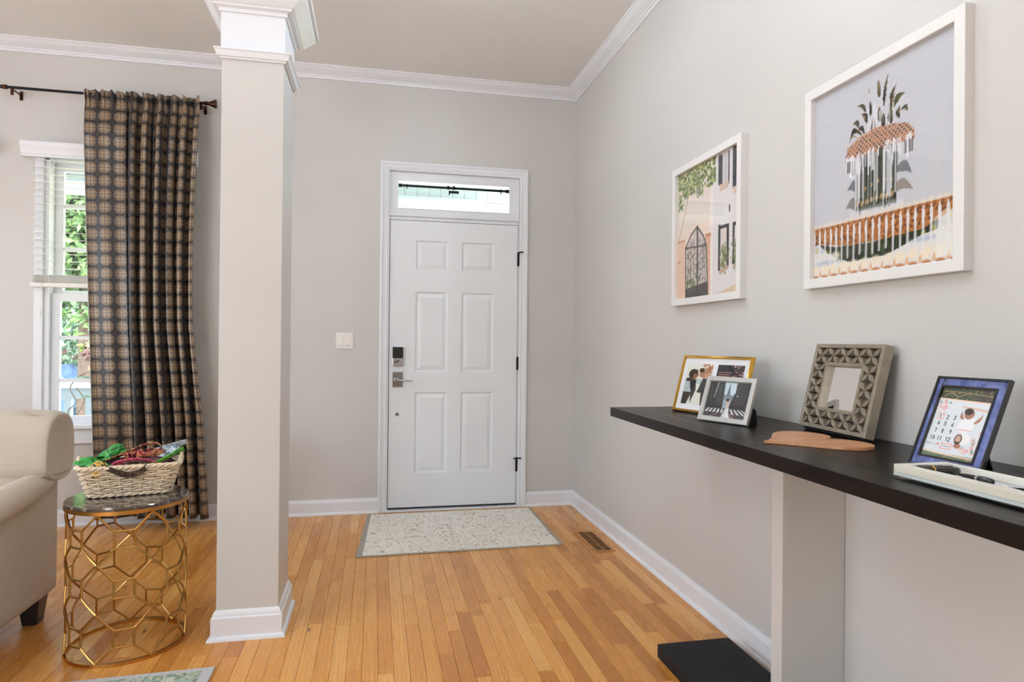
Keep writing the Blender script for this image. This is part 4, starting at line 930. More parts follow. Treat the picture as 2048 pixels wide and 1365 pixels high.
k = empty('black_case', (-.333, -3.535, TZ), (0, 0, -.35), 'small black cuff with gold band and silver clasp lying in the tray', 'case')
MB().grid(lambda u, v: ((.030+.009*math.cos(2*math.pi*v))*math.cos(2*math.pi*u)*1.15, (.011+.0075*math.cos(2*math.pi*v))*math.sin(2*math.pi*u), .0095+.0085*math.sin(2*math.pi*v)), 28, 10, True, True).build('strap', M['pen_black'], k, local=True, smooth=True)
MB().tube([(-.012, -.018, .004), (-.012, -.020, .014), (-.012, -.010, .0195), (-.012, .0, .017)], .0022, 6).build('band', M['gold_bright'], k, local=True, smooth=True)
MB().add([(-.03, -.006, .017), (.03, -.001, .019), (.03, .005, .019), (-.03, .002, .017), (-.03, -.006, .019), (.03, -.001, .0215), (.03, .005, .0215), (-.03, .002, .019)], [(0,3,2,1),(4,5,6,7),(0,1,5,4),(1,2,6,5),(2,3,7,6),(3,0,4,7)]).build('clasp', M['chrome'], k, local=True)
for (px, py, r), lab in zip(((-.341, -3.690, .0065), (-.334, -3.668, .0032)), ('larger white pearl stud earring in the tray', 'tiny white pearl stud earring in the tray')):
    e = empty('pearl_earring', (px, py, TZ), label=lab, cat='earring')
    MB().lathe([(r*math.sin(math.pi*i/10), TZ+r-r*math.cos(math.pi*i/10)) for i in range(11)], 16, (px, py, 0)).build('pearl', M['pearl'], e, smooth=True)
    MB().tube([(px, py+r*.9, TZ+r), (px+.003, py+r+.008, TZ+.003)], .0007, 5).build('post', M['silver'], e)
kn = empty('pocket_knife', (-.345, -3.745, TZ+.006), (0, 0, -1.75), 'closed pocket knife with tan wooden handle at the tray middle', 'knife')
MB().lathe([(0, -.02), (.003, -.019), (.006, -.01), (.0065, .02), (.006, .045), (0, .05)], 12, (0, 0, 0), 'x').build('handle', M['tan_leather'], kn, local=True, smooth=True)
MB().add([(-.05, -.001, .004), (.03, -.001, .003), (.03, -.001, .0085), (-.02, -.001, .0085), (-.05, .001, .004), (.03, .001, .003), (.03, .001, .0085), (-.02, .001, .0085)], [(0,1,2,3),(4,5,6,7),(0,1,5,4),(1,2,6,5),(2,3,7,6),(3,0,4,7)]).build('blade', M['dark_metal'], kn, local=True)
# ------------------------------------------------------------ curtain and its rod
RODZ, RODY = 2.745, -.1
CLOTH_Y = -.160   # the folds hang a little in front of the rod
rod = empty('curtain_rod', (-3.7, RODY, RODZ), label='dark bronze curtain rod with flared finial above the living room windows', cat='curtain rod')
MB().tube([(-3.72, RODY, RODZ), (-2.56, RODY, RODZ-.004)], .0085, 12).build('rod', M['black_metal'], rod, smooth=True)
MB().tube([(-4.98, RODY, RODZ+.006), (-3.70, RODY, RODZ)], .0105, 12).build('outer_rod', M['black_metal'], rod, smooth=True)
MB().lathe([(0, -.012), (.0135, -.012), (.0135, .012), (0, .012)], 14, (-3.70, RODY, RODZ), 'x').build('rod_joint', M['bronze'], rod, smooth=True)
def finial(x, s, z):
    pr = [(0, 0), (.011, 0), (.014, .006), (.010, .012), (.015, .02), (.011, .026), (.012, .034), (.018, .05), (.027, .068), (.030, .074), (.028, .078), (0, .079)]
    MB().lathe([(r, s*h) for r, h in pr], 20, (x, RODY, z), 'x').build('finial', M['bronze'], rod, smooth=True)
finial(-2.562, 1, RODZ-.004); finial(-4.98, -1, RODZ+.006)
for x in (-3.655, -2.575, -4.93):
    MB().tube([(x, RODY, RODZ-.014), (x, -.06, RODZ-.014), (x, -.004, RODZ-.016)], .005, 8).build('bracket_arm', M['bronze'], rod, smooth=True)
    B(x-.008, x+.008, RODY-.014, RODY-.004, RODZ-.05, RODZ-.008).build('bracket_cup', M['bronze'], rod, bevel=.003); B(x-.009, x+.009, -.006, 0, RODZ-.045, RODZ+.012).build('wall_plate', M['bronze'], rod, bevel=.002)

def curtain():
    # cross-section of the cloth: broad flat folds on the left, tight pleats on the right
    n = 340; top, bot = RODZ+.022, .07; nz = 70
    R = random.Random(12)
    ph = [0]
    def wavey(t):  # fold depth profile, t 0..1 across the hung width
        if t < .36: return .012*math.sin(t/.36*math.pi*3.0), .9
        q = (t-.36)/.64; ph[0] = q*math.pi*2*5.6+1.2+.5*math.sin(q*9); return .075*math.sin(q*math.pi*2*5.6+1.2+.5*math.sin(q*9))*(.8+.2*math.sin(q*7))+.008*math.sin(q*math.pi*2*12.1+1), 1
    rows = []; uvs = []
    for j in range(nz+1):
        v = j/nz; z = top+(bot-top)*v
        x0 = -3.243+.098*v**1.15; x1 = -2.566+.075*max(0, v-.55)/.45 - .03*math.sin(min(1, v*1.3)*math.pi)
        row = []
        for i in range(n+1):
            t = i/n; d, _ = wavey(t+.012*math.sin(v*5+t*9)*(v)); amp = .55+.55*v if v > .05 else .35
            ru = 0
            if v < .035: ru = .006*math.sin(t*150)+.004*math.sin(t*97+1)
            dx = -.0105*math.sin(2*ph[0])*min(1, max(0, (t-.36)*12))
            x = x0+(x1-x0)*t+dx*amp-.016*max(0, 1-v/.09); y = CLOTH_Y+d*amp*(1.0)+ru
            if v < .03: y = RODY+(-.012 if True else 0)+d*.35+ru
            if v >= .03 and v < .09: k = (v-.03)/.06; y = (RODY-.012+d*.35)*(1-k)+y*k
            y = min(y, -.083) if v > .09 else y
            zz = z+(.006*math.sin(t*90)+.004*math.sin(t*141) if j == 0 else 0)+(.012*math.sin(t*4) if j == nz else 0)
            row.append((x, y, zz))
        rows.append(row)
    mid = rows[nz//2]; s = [0]
    for a, b in zip(mid, mid[1:]): s.append(s[-1]+math.hypot(b[0]-a[0], b[1]-a[1]))
    mb = MB(); mb.v = [p for r in rows for p in r]; m_ = n+1
    mb.f = [(j*m_+i, j*m_+i+1, (j+1)*m_+i+1, (j+1)*m_+i) for j in range(nz) for i in range(n)]
    o = mb.build('curtain_panel', M['curtain'], cur, smooth=True, angle=180, recalc=False); me = o.data
    uv = me.uv_layers.new(name='UVMap'); P = .0825
    for lp in me.loops:
        k = lp.vertex_index; j, i = divmod(k, m_); uv.data[lp.index].uv = (s[i]/P+.17, (rows[j][i][2]-.02)/P+.25)
    sol = o.modifiers.new('cloth', 'SOLIDIFY'); sol.thickness = .0015
    # back-turned hem edge along the window side
    mb = MB(); hem = [(rows[j][0][0]-.001, rows[j][0][1]-.001, rows[j][0][2]) for j in range(0, nz+1, 2)]
    mb.tube(hem, .0022, 6).build('side_hem', M['rug_border_grey'], o, smooth=True)
cur = empty('curtain', (-2.92, RODY, .03), label='dark satin curtain with rows of bronze medallions hanging beside the window', cat='curtain')
curtain()

# ------------------------------------------------------------ side table
TC = (-2.403, -1.82); TR, TT = .2135, .58
tb = empty('side_table', (*TC, 0), label='round side table with brown marble top on a gold lattice drum', cat='side table')
MB().lathe([(0, TT), (TR-.003, TT), (TR, TT-.003), (TR, TT-.012), (0, TT-.012)], 72).build('marble_top', M['marble'], tb, local=True, smooth=True, angle=30)
MB().lathe([(TR-.012, TT-.0125), (TR+.001, TT-.0125), (TR+.001, TT-.027), (TR-.012, TT-.027)], 72, closed_prof=True).build('top_band', M['gold'], tb, local=True, smooth=True, angle=30)
rr = TR-.008
MB().lathe([(rr-.007, .0005), (rr+.006, .0005), (rr+.006, .012), (rr-.007, .012)], 72, closed_prof=True).build('base_ring', M['gold'], tb, local=True, smooth=True, angle=30)
NC = 7; zlo, zhi = .008, TT-.028; pitch = (zhi-zlo)/3; sw_, sh_ = .066, .064; rod_r = .0042
def on(a, z): return (rr*math.cos(a), rr*math.sin(a), z)
da = sw_/2/rr; A0 = math.atan2(CAM.y-TC[1], CAM.x-TC[0])-.05; step = 2*math.pi/NC
def arc(a0, z0, a1, z1, k=4): return [on(a0+(a1-a0)*t/k, z0+(z1-z0)*t/k) for t in range(k+1)]
sqm = MB()
loop = arc(-da, -sh_/2, da, -sh_/2, 2)[:-1]+arc(da, -sh_/2, da, sh_/2, 2)[:-1]+arc(da, sh_/2, -da, sh_/2, 2)[:-1]+arc(-da, sh_/2, -da, -sh_/2, 2)[:-1]
for a, b in (((-da, -sh_/2), (da, -sh_/2)), ((da, -sh_/2), (da, sh_/2)), ((da, sh_/2), (-da, sh_/2)), ((-da, sh_/2), (-da, -sh_/2))): sqm.tube(arc(*a, *b, 2), rod_r, 6)
sq_me = sqm.mesh('lattice_square', M['gold'], smooth=True)
dm = {}
for sx in (-1, 1):
    for sz in (-1, 1): dm[sx, sz] = MB().tube(arc(sx*da, sz*sh_/2, sx*step/2, sz*pitch/2), rod_r, 6).mesh('lattice_rod', M['gold'], smooth=True)
for c in range(NC):
    for j in range(3):
        zc = zlo+pitch*(j+.5); a = A0+c*step
        inst('lattice_square', sq_me, tb, (0, 0, zc), (0, 0, a))
        for k in dm: inst('lattice_rod', dm[k], tb, (0, 0, zc), (0, 0, a))

# ------------------------------------------------------------ wicker basket and its contents
bk = empty('wicker_basket', (-2.412, -1.762, TT+.0045), (0, 0, math.radians(13)), 'pale woven wicker basket standing on the marble side table', 'basket')
bw0, bd0, bw1, bd1, bh = .142, .078, .174, .112, .112
def rrect(w, d, r, t):
    # rounded rectangle, t in 0..1 counted from the front left corner
    r = min(r, w, d); segs = [2*(w-r), math.pi*r/2, 2*(d-r), math.pi*r/2]*2; tot = sum(segs); q = (t % 1)*tot
    cs = [(-w+r, -d, 1, 0), None, (w, -d+r, 0, 1), None, (w-r, d, -1, 0), None, (-w, d-r, 0, -1), None]; cc = [(w-r, -d+r, -90), (w-r, d-r, 0), (-w+r, d-r, 90), (-w+r, -d+r, 180)]
    for i, L in enumerate(segs):
        if q <= L:
            if i % 2 == 0: x, y, dx, dy = cs[i]; return x+dx*q, y+dy*q, dy, -dx
            cx, cy, a0 = cc[i//2]; a = math.radians(a0+90*q/L); return cx+r*math.cos(a), cy+r*math.sin(a), math.cos(a), math.sin(a)
        q -= L
    return -w+r, -d, 0, -1
def bpt(t, h, off):
    k = h/bh; w = bw0+(bw1-bw0)*k; d = bd0+(bd1-bd0)*k; x, y, nx, ny = rrect(w, d, .035, t)
    dip = 0
    return (x+nx*off, y+ny*off, h)
NS = 26; R = random.Random(3)
for row in range(11):
    h = .010+row*.0092+R.uniform(-.0008, .0008); n = NS*6; ph = row % 2
    if row in (2, 3) and False: continue
    path = [bpt(i/n, h+.0014*math.sin(i*.7+row), .0045*(1 if ph else -1)*math.sin(math.pi*i/6.)) for i in range(n)]
    MB().tube(path, .0042, 5, True, sq=(.75, 1.05)).build('weave_strand', M['wicker'], bk, local=True, smooth=True)
st_me = []
for i in range(NS):
    t = (i+.5)/NS; MB().tube([bpt(t, 0, 0), bpt(t, bh*.5, 0), bpt(t, bh, 0)], .0032, 6).build('stake', M['wicker'], bk, local=True, smooth=True)
for k in range(3):
    n = 160; path = [bpt(i/n, bh+.004+.0055*math.sin(2*math.pi*(i*16/n+k/3)), .006*math.cos(2*math.pi*(i*16/n+k/3))) for i in range(n)]
    MB().tube(path, .0058, 6, True).build('rim_strand', M['wicker'], bk, local=True, smooth=True)
for k in range(2):
    n = 160; path = [bpt(i/n, .004+.003*math.sin(2*math.pi*(i*16/n+k/2)), .004*math.cos(2*math.pi*(i*16/n+k/2))) for i in range(n)]
    MB().tube(path, .0045, 6, True).build('base_strand', M['wicker'], bk, local=True, smooth=True)
MB().plate([bpt(i/40, 0, -.003)[:2] for i in range(40)], .001, .005).build('base', M['wicker'], bk, local=True)
for sx in (-1, 1):  # looped end handles
    MB().tube([(sx*(bw1-.004), -.05, bh), (sx*(bw1+.004), -.03, bh+.026), (sx*(bw1+.006), 0, bh+.034), (sx*(bw1+.004), .03, bh+.026), (sx*(bw1-.004), .05, bh)], .007, 8).build('handle', M['wicker'], bk, local=True, smooth=True)
lr = [bpt(i/40, h, -.010) for h in (.012, .088) for i in range(40)]
MB().add(lr, [(i, (i+1) % 40, 40+(i+1) % 40, 40+i) for i in range(40)]+[tuple(range(40)), tuple(range(40, 80))]).build('liner', M['liner'], bk, local=True)

BM = basis(bk)
def cat_path(P, k=6):
    P = [Vector(p) for p in P]; out = []
    for i in range(len(P)-1):
        a, b, c, d = P[max(i-1, 0)], P[i], P[i+1], P[min(i+2, len(P)-1)]
        for j in range(k):
            t = j/k; out.append(.5*((2*b)+(c-a)*t+(2*a-5*b+4*c-d)*t*t+(3*b-a-3*c+d)*t**3))
    return out+[P[-1]]
def ribbon(name, label, cat, P, width, mat, lean=None, group='things bundled in the wicker basket', thick=.0016):
    # strap following P (basket axes); lean gives the direction of its width at each point
    pts = [Vector(p) for p in cat_path(P)]; ln = cat_path(lean) if isinstance(lean, list) else [Vector(lean or (0, .4, 1))]*len(pts); mb = MB(); vs = []; n = len(pts)
    for i in range(n):
        t = (pts[min(i+1, n-1)]-pts[max(i-1, 0)]).normalized(); wv = ln[i]-t*ln[i].dot(t)
        wv = wv.normalized() if wv.length > 1e-6 else Vector((0, 0, 1)); nn = t.cross(wv).normalized(); h = width/2
        for a, b in ((-h, -thick), (h, -thick), (h, thick), (-h, thick)): vs.append(BM @ (pts[i]+wv*a+nn*b))
    fs = [(i*4+j, i*4+4+j, i*4+4+(j+1) % 4, i*4+(j+1) % 4) for i in range(n-1) for j in range(4)]+[(0, 1, 2, 3), tuple(range(n*4-4, n*4))]
    o = MB().add(vs, fs).build(name, mat, smooth=True, angle=50); c = sum((Vector(v) for v in vs), Vector())/len(vs)
    o.data.transform(Matrix.Translation(-c)); o.location = c; return tag(o, label, cat, group)
def crumple(name, label, cat, c, size, mat, seed, spikes=.35, rot=0, group='things bundled in the wicker basket'):
    bm = bmesh.new(); bmesh.ops.create_icosphere(bm, subdivisions=4, radius=1); R = random.Random(seed); dirs = [Vector((R.gauss(0, 1), R.gauss(0, 1), R.gauss(0, 1))).normalized() for _ in range(26)]; amp = [R.uniform(-1, 1) for _ in dirs]
    for v in bm.verts:
        p = v.co.normalized(); d = sum(a*abs(p.dot(q))**10 for a, q in zip(amp, dirs))+.25*math.sin(p.x*9+p.y*7)*math.sin(p.z*8+seed); v.co = p*(1+spikes*d)
        v.co = Vector((v.co.x*size[0], v.co.y*size[1], v.co.z*size[2])); v.co.rotate(Matrix.Rotation(rot, 3, 'Y'))
    me = bpy.data.meshes.new(name); bm.to_mesh(me); bm.free(); me.materials.append(mat); me.polygons.foreach_set('use_smooth', [True]*len(me.polygons)); me.set_sharp_from_angle(angle=math.radians(28))
    o = bpy.data.objects.new(name, me); COL.objects.link(o); o.location = BM @ Vector(c); o.rotation_euler = (0, 0, bk.rotation_euler.z); return tag(o, label, cat, group)
crumple('folded_bag', 'crumpled glossy green bag at the back of the wicker basket', 'bag', (-.075, .03, .148), (.062, .032, .024), M['green_bag'], 4, .3, -.35)
crumple('folded_bag', 'dark green bag tucked in the wicker basket beside its left handle', 'bag', (-.115, -.03, .118), (.055, .05, .022), M['green_bag'], 9, .35, .1)
crumple('folded_bag', 'pale grey plastic bag with a pointed corner in the wicker basket', 'bag', (.118, .005, .148), (.058, .045, .032), M['grey_bag'], 13, .32, -.3)
crumple('folded_bag', 'dark plum floral bag filling the middle of the wicker basket', 'bag', (.02, .0, .112), (.12, .075, .030), M['dark_floral'], 17, .2, -.1)
crumple('patterned_cloth', 'yellow and orange leaf print cloth at the wicker basket corner', 'cloth', (-.108, -.088, .110), (.034, .026, .026), M['yellow_leaf'], 21, .3)
ribbon('floral_strap', 'red and yellow floral strap looped highest above the wicker basket', 'strap', [(-.12, -.01, .118), (-.06, -.01, .140), (0, -.005, .165), (.05, 0, .186), (.09, .005, .186), (.105, .0, .165), (.075, -.03, .150), (.03, -.04, .142)], .030, M['floral'], (0, -.9, .35))
ribbon('floral_strap', 'pink flowered strap folded across the middle of the wicker basket', 'strap', [(-.02, -.045, .142), (.02, -.05, .156), (.06, -.05, .160), (.095, -.04, .156), (.11, -.02, .145)], .034, M['floral'], (0, -.35, .9))
ribbon('pink_strap', 'bright pink strap curving over the wicker basket front', 'strap', [(-.055, -.090, .106), (-.050, -.09, .124), (-.02, -.088, .134), (.03, -.085, .136), (.065, -.08, .126), (.09, -.07, .112)], .026, M['pink_strap'], (0, -.6, .8))
ribbon('brown_strap', 'brown leather strap hanging in a loop over the basket front', 'strap', [(-.085, -.108, .122), (-.06, -.121, .112), (-.02, -.126, .092), (.02, -.126, .088), (.05, -.124, .102), (.056, -.112, .122), (.03, -.098, .126), (-.02, -.095, .124)], .020, M['brown_strap'], (0, -.25, 1))
ribbon('lime_strap', 'lime green strap looping over the right end of the basket', 'strap', [(.06, -.08, .112), (.10, -.07, .124), (.14, -.05, .142), (.172, -.03, .160), (.184, -.01, .158), (.178, .0, .145), (.15, .01, .138)], .018, M['lime_strap'], (0, -.6, .7))
ribbon('grey_strap', 'pale grey pointed flap sticking out of the basket right end', 'strap', [(.09, .0, .160), (.13, .0, .172), (.17, .0, .182), (.198, .0, .190)], .024, M['grey_bag'], (0, -.5, .8))

# ------------------------------------------------------------ sofa
sf = empty('sofa', (-3.55, -1.95, 0), label='cream linen sofa with rolled arms and dark block feet by the window', cat='sofa')
sx0, sx1 = -4.35, -2.80
def pillow(x0, x1, y0, y1, z0, z1, name, r=.4, mat='linen', n=24, puff=0.0, parent=sf):
    # soft rounded block
    cx, cy, cz = (x0+x1)/2, (y0+y1)/2, (z0+z1)/2; hx, hy, hz = (x1-x0)/2, (y1-y0)/2, (z1-z0)/2; bm = bmesh.new(); bmesh.ops.create_cube(bm, size=2); bmesh.ops.subdivide_edges(bm, edges=bm.edges[:], cuts=14, use_grid_fill=True)
    rad = r*min(hx, hy, hz)
    for v in bm.verts:
        p = Vector((v.co.x*hx, v.co.y*hy, v.co.z*hz)); q = Vector((max(-hx+rad, min(hx-rad, p.x)), max(-hy+rad, min(hy-rad, p.y)), max(-hz+rad, min(hz-rad, p.z)))); d = p-q
        if d.length > 1e-9: p = q+d.normalized()*rad
        p *= 1+puff*(1-abs(v.co.x)**3)*(1-abs(v.co.z)**3)*(1-abs(v.co.y)**2)*.0
        v.co = p+Vector((cx, cy, cz))
    me = bpy.data.meshes.new(name); bm.to_mesh(me); bm.free(); me.materials.append(M[mat]); me.polygons.foreach_set('use_smooth', [True]*len(me.polygons))
    o = bpy.data.objects.new(name, me); COL.objects.link(o); o.parent = parent; o.matrix_parent_inverse = basis(parent).inverted(); return o
pillow(sx0+.02, sx1-.02, -2.42, -1.475, .115, .47, 'base', .16)
# back: rolled over the top and bulging past the side
bk_prof = [(-1.44, .58), (-1.425, .70), (-1.425, .80), (-1.45, .865), (-1.52, .893), (-1.60, .89), (-1.66, .855), (-1.685, .79), (-1.69, .70), (-1.685, .60)]
mb = MB(); secs = []
for x, s, up in ((-2.778, .55, .0), (-2.757, .80, .0), (-2.750, .93, .0), (-2.762, .985, .0), (-2.80, 1, .004), (-2.95, 1, .012), (-3.3, 1, .016), (-3.6, 1, .016), (-4.2, 1, .01), (-4.33, 1, 0), (-4.385, .93, 0), (-4.37, .6, 0)):
    cy, cz = -1.56, .70; secs.append([(x, cy+(y-cy)*s, cz+(z-cz)*s+up*(z > .75)) for y, z in bk_prof])
n = len(bk_prof)
mb.add([p for q in secs for p in q], [(i*n+j, i*n+n+j, i*n+n+(j+1) % n, i*n+(j+1) % n) for i in range(len(secs)-1) for j in range(n)]+[tuple(range(n)), tuple(range((len(secs)-1)*n, len(secs)*n))])
sback = mb.build('back', M['linen'], sf, smooth=True, angle=180, sub=2)
# gathered pleats radiating at the back corner
for dy, dz, l in ((-.02, .0, .07), (-.06, .004, .085), (-.11, .004, .09)):
    MB().tube([(-2.757, -1.50+dy, .838), (-2.775, -1.505+dy, .862+dz), (-2.80-l*.5, -1.515+dy, .886+dz), (-2.80-l, -1.53+dy, .894+dz)], [.001, .004, .0035, .001], 6).build('pleat', M['linen'], sback, smooth=True)
pillow(sx0+.0, sx1-.012, -1.672, -1.462, .40, .66, 'back_body', .25)
def arm(x, s):
    mb = MB(); secs = []; m_ = 14
    for y, r, zc, ox in ((-1.475, .018, .616, -.012), (-1.52, .034, .609, -.004), (-1.60, .050, .598, .0), (-1.75, .058, .586, .0), (-2.0, .062, .574, .0), (-2.3, .064, .572, 0), (-2.43, .064, .572, 0), (-2.455, .05, .572, 0)):
        secs.append([(x+s*ox+s*(-.055+r*1.12*math.cos(2*math.pi*k/m_)+(.02 if r > .03 else 0)), y, zc+r*math.sin(2*math.pi*k/m_)) for k in range(m_)])
    mb.add([p for q in secs for p in q], [(i*m_+j, i*m_+m_+j, i*m_+m_+(j+1) % m_, i*m_+(j+1) % m_) for i in range(len(secs)-1) for j in range(m_)]+[tuple(range(m_)), tuple(range((len(secs)-1)*m_, len(secs)*m_))])
    mb.build('arm_roll', M['linen'], sf, smooth=True, angle=180, sub=1)
    a, b = sorted((x-s*.022, x-s*.17)); pillow(a, b, -2.42, -1.468, .112, .60, 'arm_body', .22)
arm(-2.775, 1); arm(-4.375, -1)
pillow(-4.20, -3.58, -2.45, -1.68, .45, .60, 'seat_cushion', .5); pillow(-3.57, -2.95, -2.45, -1.68, .45, .60, 'seat_cushion', .5)
MB().tube([(-2.772, -1.43, .63), (-2.755, -1.47, .628), (-2.752, -1.56, .633), (-2.77, -1.68, .637), (-2.82, -1.70, .64)], .0035, 6).build('piping', M['linen'], sback, smooth=True)
for x in (-2.852, -4.28):
    for y in (-1.56, -2.34):
        MB().add([(x-.029, y-.029, 0), (x+.029, y-.029, 0), (x+.029, y+.029, 0), (x-.029, y+.029, 0), (x-.042, y-.042, .12), (x+.042, y-.042, .12), (x+.042, y+.042, .12), (x-.042, y+.042, .12)], [(0,3,2,1),(4,5,6,7),(0,1,5,4),(1,2,6,5),(2,3,7,6),(3,0,4,7)]).build('foot', M['sofa_leg'], sf, bevel=.004)

# ------------------------------------------------------------ rugs and floor register
rg = empty('door_mat', (-.948, -.52, 0), label='cream low pile mat with brown speckled motif before the front door', cat='mat')
q = [(-1.549, -.962), (-.345, -.940), (-.345, -.068), (-1.495, -.066)]
MB().plate(q, .0005, .006).build('border', M['rug_border'], rg, bevel=.002)
ins = .026; MB().plate([(-1.549+ins*1.4, -.962+ins*.6), (-.345-ins, -.940+ins*.5), (-.345-ins*.6, -.068-ins*.4), (-1.495+ins, -.066-ins*.4)], .005, .0075).build('pile', M['rug_cream'], rg, bevel=.001)
r2 = empty('area_rug', (-2.36, -3.15, 0), label='green and blue patterned area rug with pale grey edge by the side table', cat='rug')
MB().plate([(-2.72, -4.2), (-2.03, -4.2), (-2.012, -2.107), (-2.72, -2.135)], .0005, .008).build('border', M['rug_border_grey'], r2, bevel=.003)
MB().plate([(-2.68, -4.16), (-2.065, -4.16), (-2.052, -2.138), (-2.68, -2.165)], .007, .0105).build('pile', M['rug_green'], r2, bevel=.002)

fv = empty('floor_register', (-.144, -.9, 0), label='brass floor vent with narrow bars set in the oak floor', cat='vent')
plain('brass', (206, 146, 80), .35, .7, var=.1); plain('vent_dark', (22, 11, 7), .9)
vx0, vx1, vy0, vy1 = -.206, -.083, -1.102, -.700
mb = MB(); e = .017
for a in ((vx0, vx1, vy0, vy0+e*1.2), (vx0, vx1, vy1-e*1.2, vy1), (vx0, vx0+e, vy0+e*1.2, vy1-e*1.2), (vx1-e, vx1, vy0+e*1.2, vy1-e*1.2)): mb.box(a[0], a[1], a[2], a[3], .0004, .005)
mb.build('frame', M['brass'], fv, bevel=.0015); B(vx0+e, vx1-e, vy0+e, vy1-e, .0003, .0012).build('duct', M['vent_dark'], fv)
bm_ = B(-(vx1-vx0)/2+e, (vx1-vx0)/2-e, -.0032, .0032, .0012, .0042).mesh('bar', M['brass']); nb = 14
for k in range(nb): inst('bar', bm_, fv, (.0, -.9*0+(vy0+e*2.2+(vy1-vy0-e*4.4)*k/(nb-1))+.9, 0), (0, 0, .28))
inst('spine', B(-.003, .003, vy0+e-(-.9), vy1-e+.9, .0012, .004).mesh('spine', M['brass']), fv)
# ------------------------------------------------------------ the porch and garden outside
PY = 1.85
tag(B(-9, 5, .15, PY+.1, -.25, -.12).build('porch_deck', M['porch_floor']), kind='structure')
tag(B(-9, 5, .15, PY+.3, 2.86, 2.95).build('porch_ceiling', M['porch_white']), kind='structure')
frieze = empty('porch_frieze', (-2, PY, 2.63), label='pale blue panelled frieze boards under the porch roof', cat='frieze')
fb = B(-.058, .058, 0, .02, 0, .23).mesh('board', M['porch_blue']); x = -8.5
while x < 3.2: inst('board', fb, frieze, (x+2, .03, 0)); x += .119
B(-8.6, 3.2, PY+.05, PY+.06, 2.63, 2.86).build('backing', M['sash_dark'], frieze)
beam = empty('porch_beam', (-2, PY, 2.5), label='white boxed beam running along the porch edge', cat='beam')
B(-8.6, -.42, PY-.05, PY+.14, 2.515, 2.63).build('box', M['porch_white'], beam, bevel=.006); B(-8.6, -.40, PY-.065, PY-.05, 2.605, 2.632).build('ledge', M['porch_blue'], beam); B(-8.6, -.52, PY-.056, PY-.05, 2.53, 2.537).build('bead', M['porch_blue'], beam)
hs = empty('house_gable', (.6, PY, 2.4), label='pale sided wall beyond the porch beam', cat='wall')
for k in range(8): MB().add([(-.42, PY+.12, 2.3+k*.045), (2.0, PY+.12, 2.3+k*.045), (2.0, PY+.136, 2.345+k*.045), (-.42, PY+.136, 2.345+k*.045), (-.42, PY+.16, 2.3+k*.045), (2, PY+.16, 2.3+k*.045), (2, PY+.16, 2.345+k*.045), (-.42, PY+.16, 2.345+k*.045)], [(0,1,2,3),(4,5,6,7),(0,1,5,4),(1,2,6,5),(2,3,7,6),(3,0,4,7)]).build('siding_board', M['porch_white'], hs)
def siderail():
    r = empty('porch_railing', (-4, PY, -.12), label='pale blue porch railing with square balusters outside the window', cat='railing')
    B(-8.5, .2, PY-.02, PY+.12, .755, .80).build('cap_rail', M['porch_white'], r, bevel=.004); B(-8.5, .2, PY+.02, PY+.07, .66, .755).build('top_rail', M['porch_blue'], r); B(-8.5, .2, PY+.01, PY+.09, -.06, .0).build('bottom_rail', M['porch_blue'], r)
    bm_ = B(-.028, .028, -.02, .02, 0, .66).mesh('baluster', M['porch_blue']); x = -8.4
    while x < .2: inst('baluster', bm_, r, (x+4, .045, .12)); x += .17
siderail()
def pot(loc, r, h, label, name='flower_pot', mat='terracotta', bowl=False):
    x, y, z = loc; p = empty(name, loc, label=label, cat='pot')
    prof = [(0, 0), (r*.68, 0), (r*.9, h*.72), (r*.92, h*.74), (r, h*.74), (r*1.03, h), (r*.92, h), (r*.88, h*.86), (0, h*.86)] if not bowl else [(0, 0), (r*.55, 0), (r*.9, h*.6), (r*1.05, h), (r*.98, h), (r*.85, h*.75), (0, h*.75)]
    MB().lathe(prof, 28).build('pot', M[mat], p, local=True, smooth=True, angle=30)
    if not bowl: MB().lathe([(0, -.0), (r*1.0, 0), (r*1.05, h*.08), (0, h*.08)], 28).build('saucer', M[mat], p, local=True, smooth=True, angle=30)
    return p
def leaf_mb(R, spots, size, jit):
    mb = MB()
    for c in spots:
        s = size*R.uniform(.6, 1.3); a = Vector((R.gauss(0, 1), R.gauss(0, 1), R.gauss(0, 1))).normalized(); b = a.cross(Vector((R.gauss(0, 1), R.gauss(0, 1), R.gauss(0, 1)))).normalized(); c = Vector(c)
        mb.add([c-a*s, c+b*s*.42, c+a*s, c-b*s*.42], [(0, 1, 2, 3)])
    return mb
R = random.Random(31)
pz = pot((-3.905, PY+.05, .805), .085, .15, 'terracotta flower pot with a leafy plant on the porch rail')
MB().add([v for v in leaf_mb(R, [(R.gauss(0, .1), R.gauss(0, .06), .2+abs(R.gauss(0, .07))) for _ in range(150)], .035, 0).v], [(i*4, i*4+1, i*4+2, i*4+3) for i in range(150)]).build('plant', M['foliage_red'], pz, local=True)
leaf_mb(R, [(R.uniform(-.16, .1), R.uniform(-.05, .05), .33+R.uniform(-.03, .04)) for _ in range(16)], .05, 0).build('leaf', M['lime_leaf'], pz, local=True)
pb = pot((-3.42, .36, .56), .13, .07, 'shallow clay bowl with a twisting bare stemmed plant outside the sill', 'bowl_planter', 'terracotta', True)
for P in ([(-.08, 0, .05), (-.10, 0, .14), (-.05, 0, .2), (-.09, 0, .3), (-.03, 0, .38), (.03, 0, .41)], [(-.08, 0, .05), (-.02, 0, .16), (0, 0, .22), (-.05, 0, .30)]): MB().tube(cat_path(P), .0045, 6).build('stem', M['stem'], pb, local=True, smooth=True)
for c, s in (((.0, 0, .37), .06), ((.03, 0, .24), .055), ((.06, .02, .40), .04)): MB().lathe([(0, -.008), (s*.7, -.004), (s, 0), (s*.7, .005), (0, .008)], 14, c).build('leaf', M['foliage_pale'], pb, local=True, smooth=True)
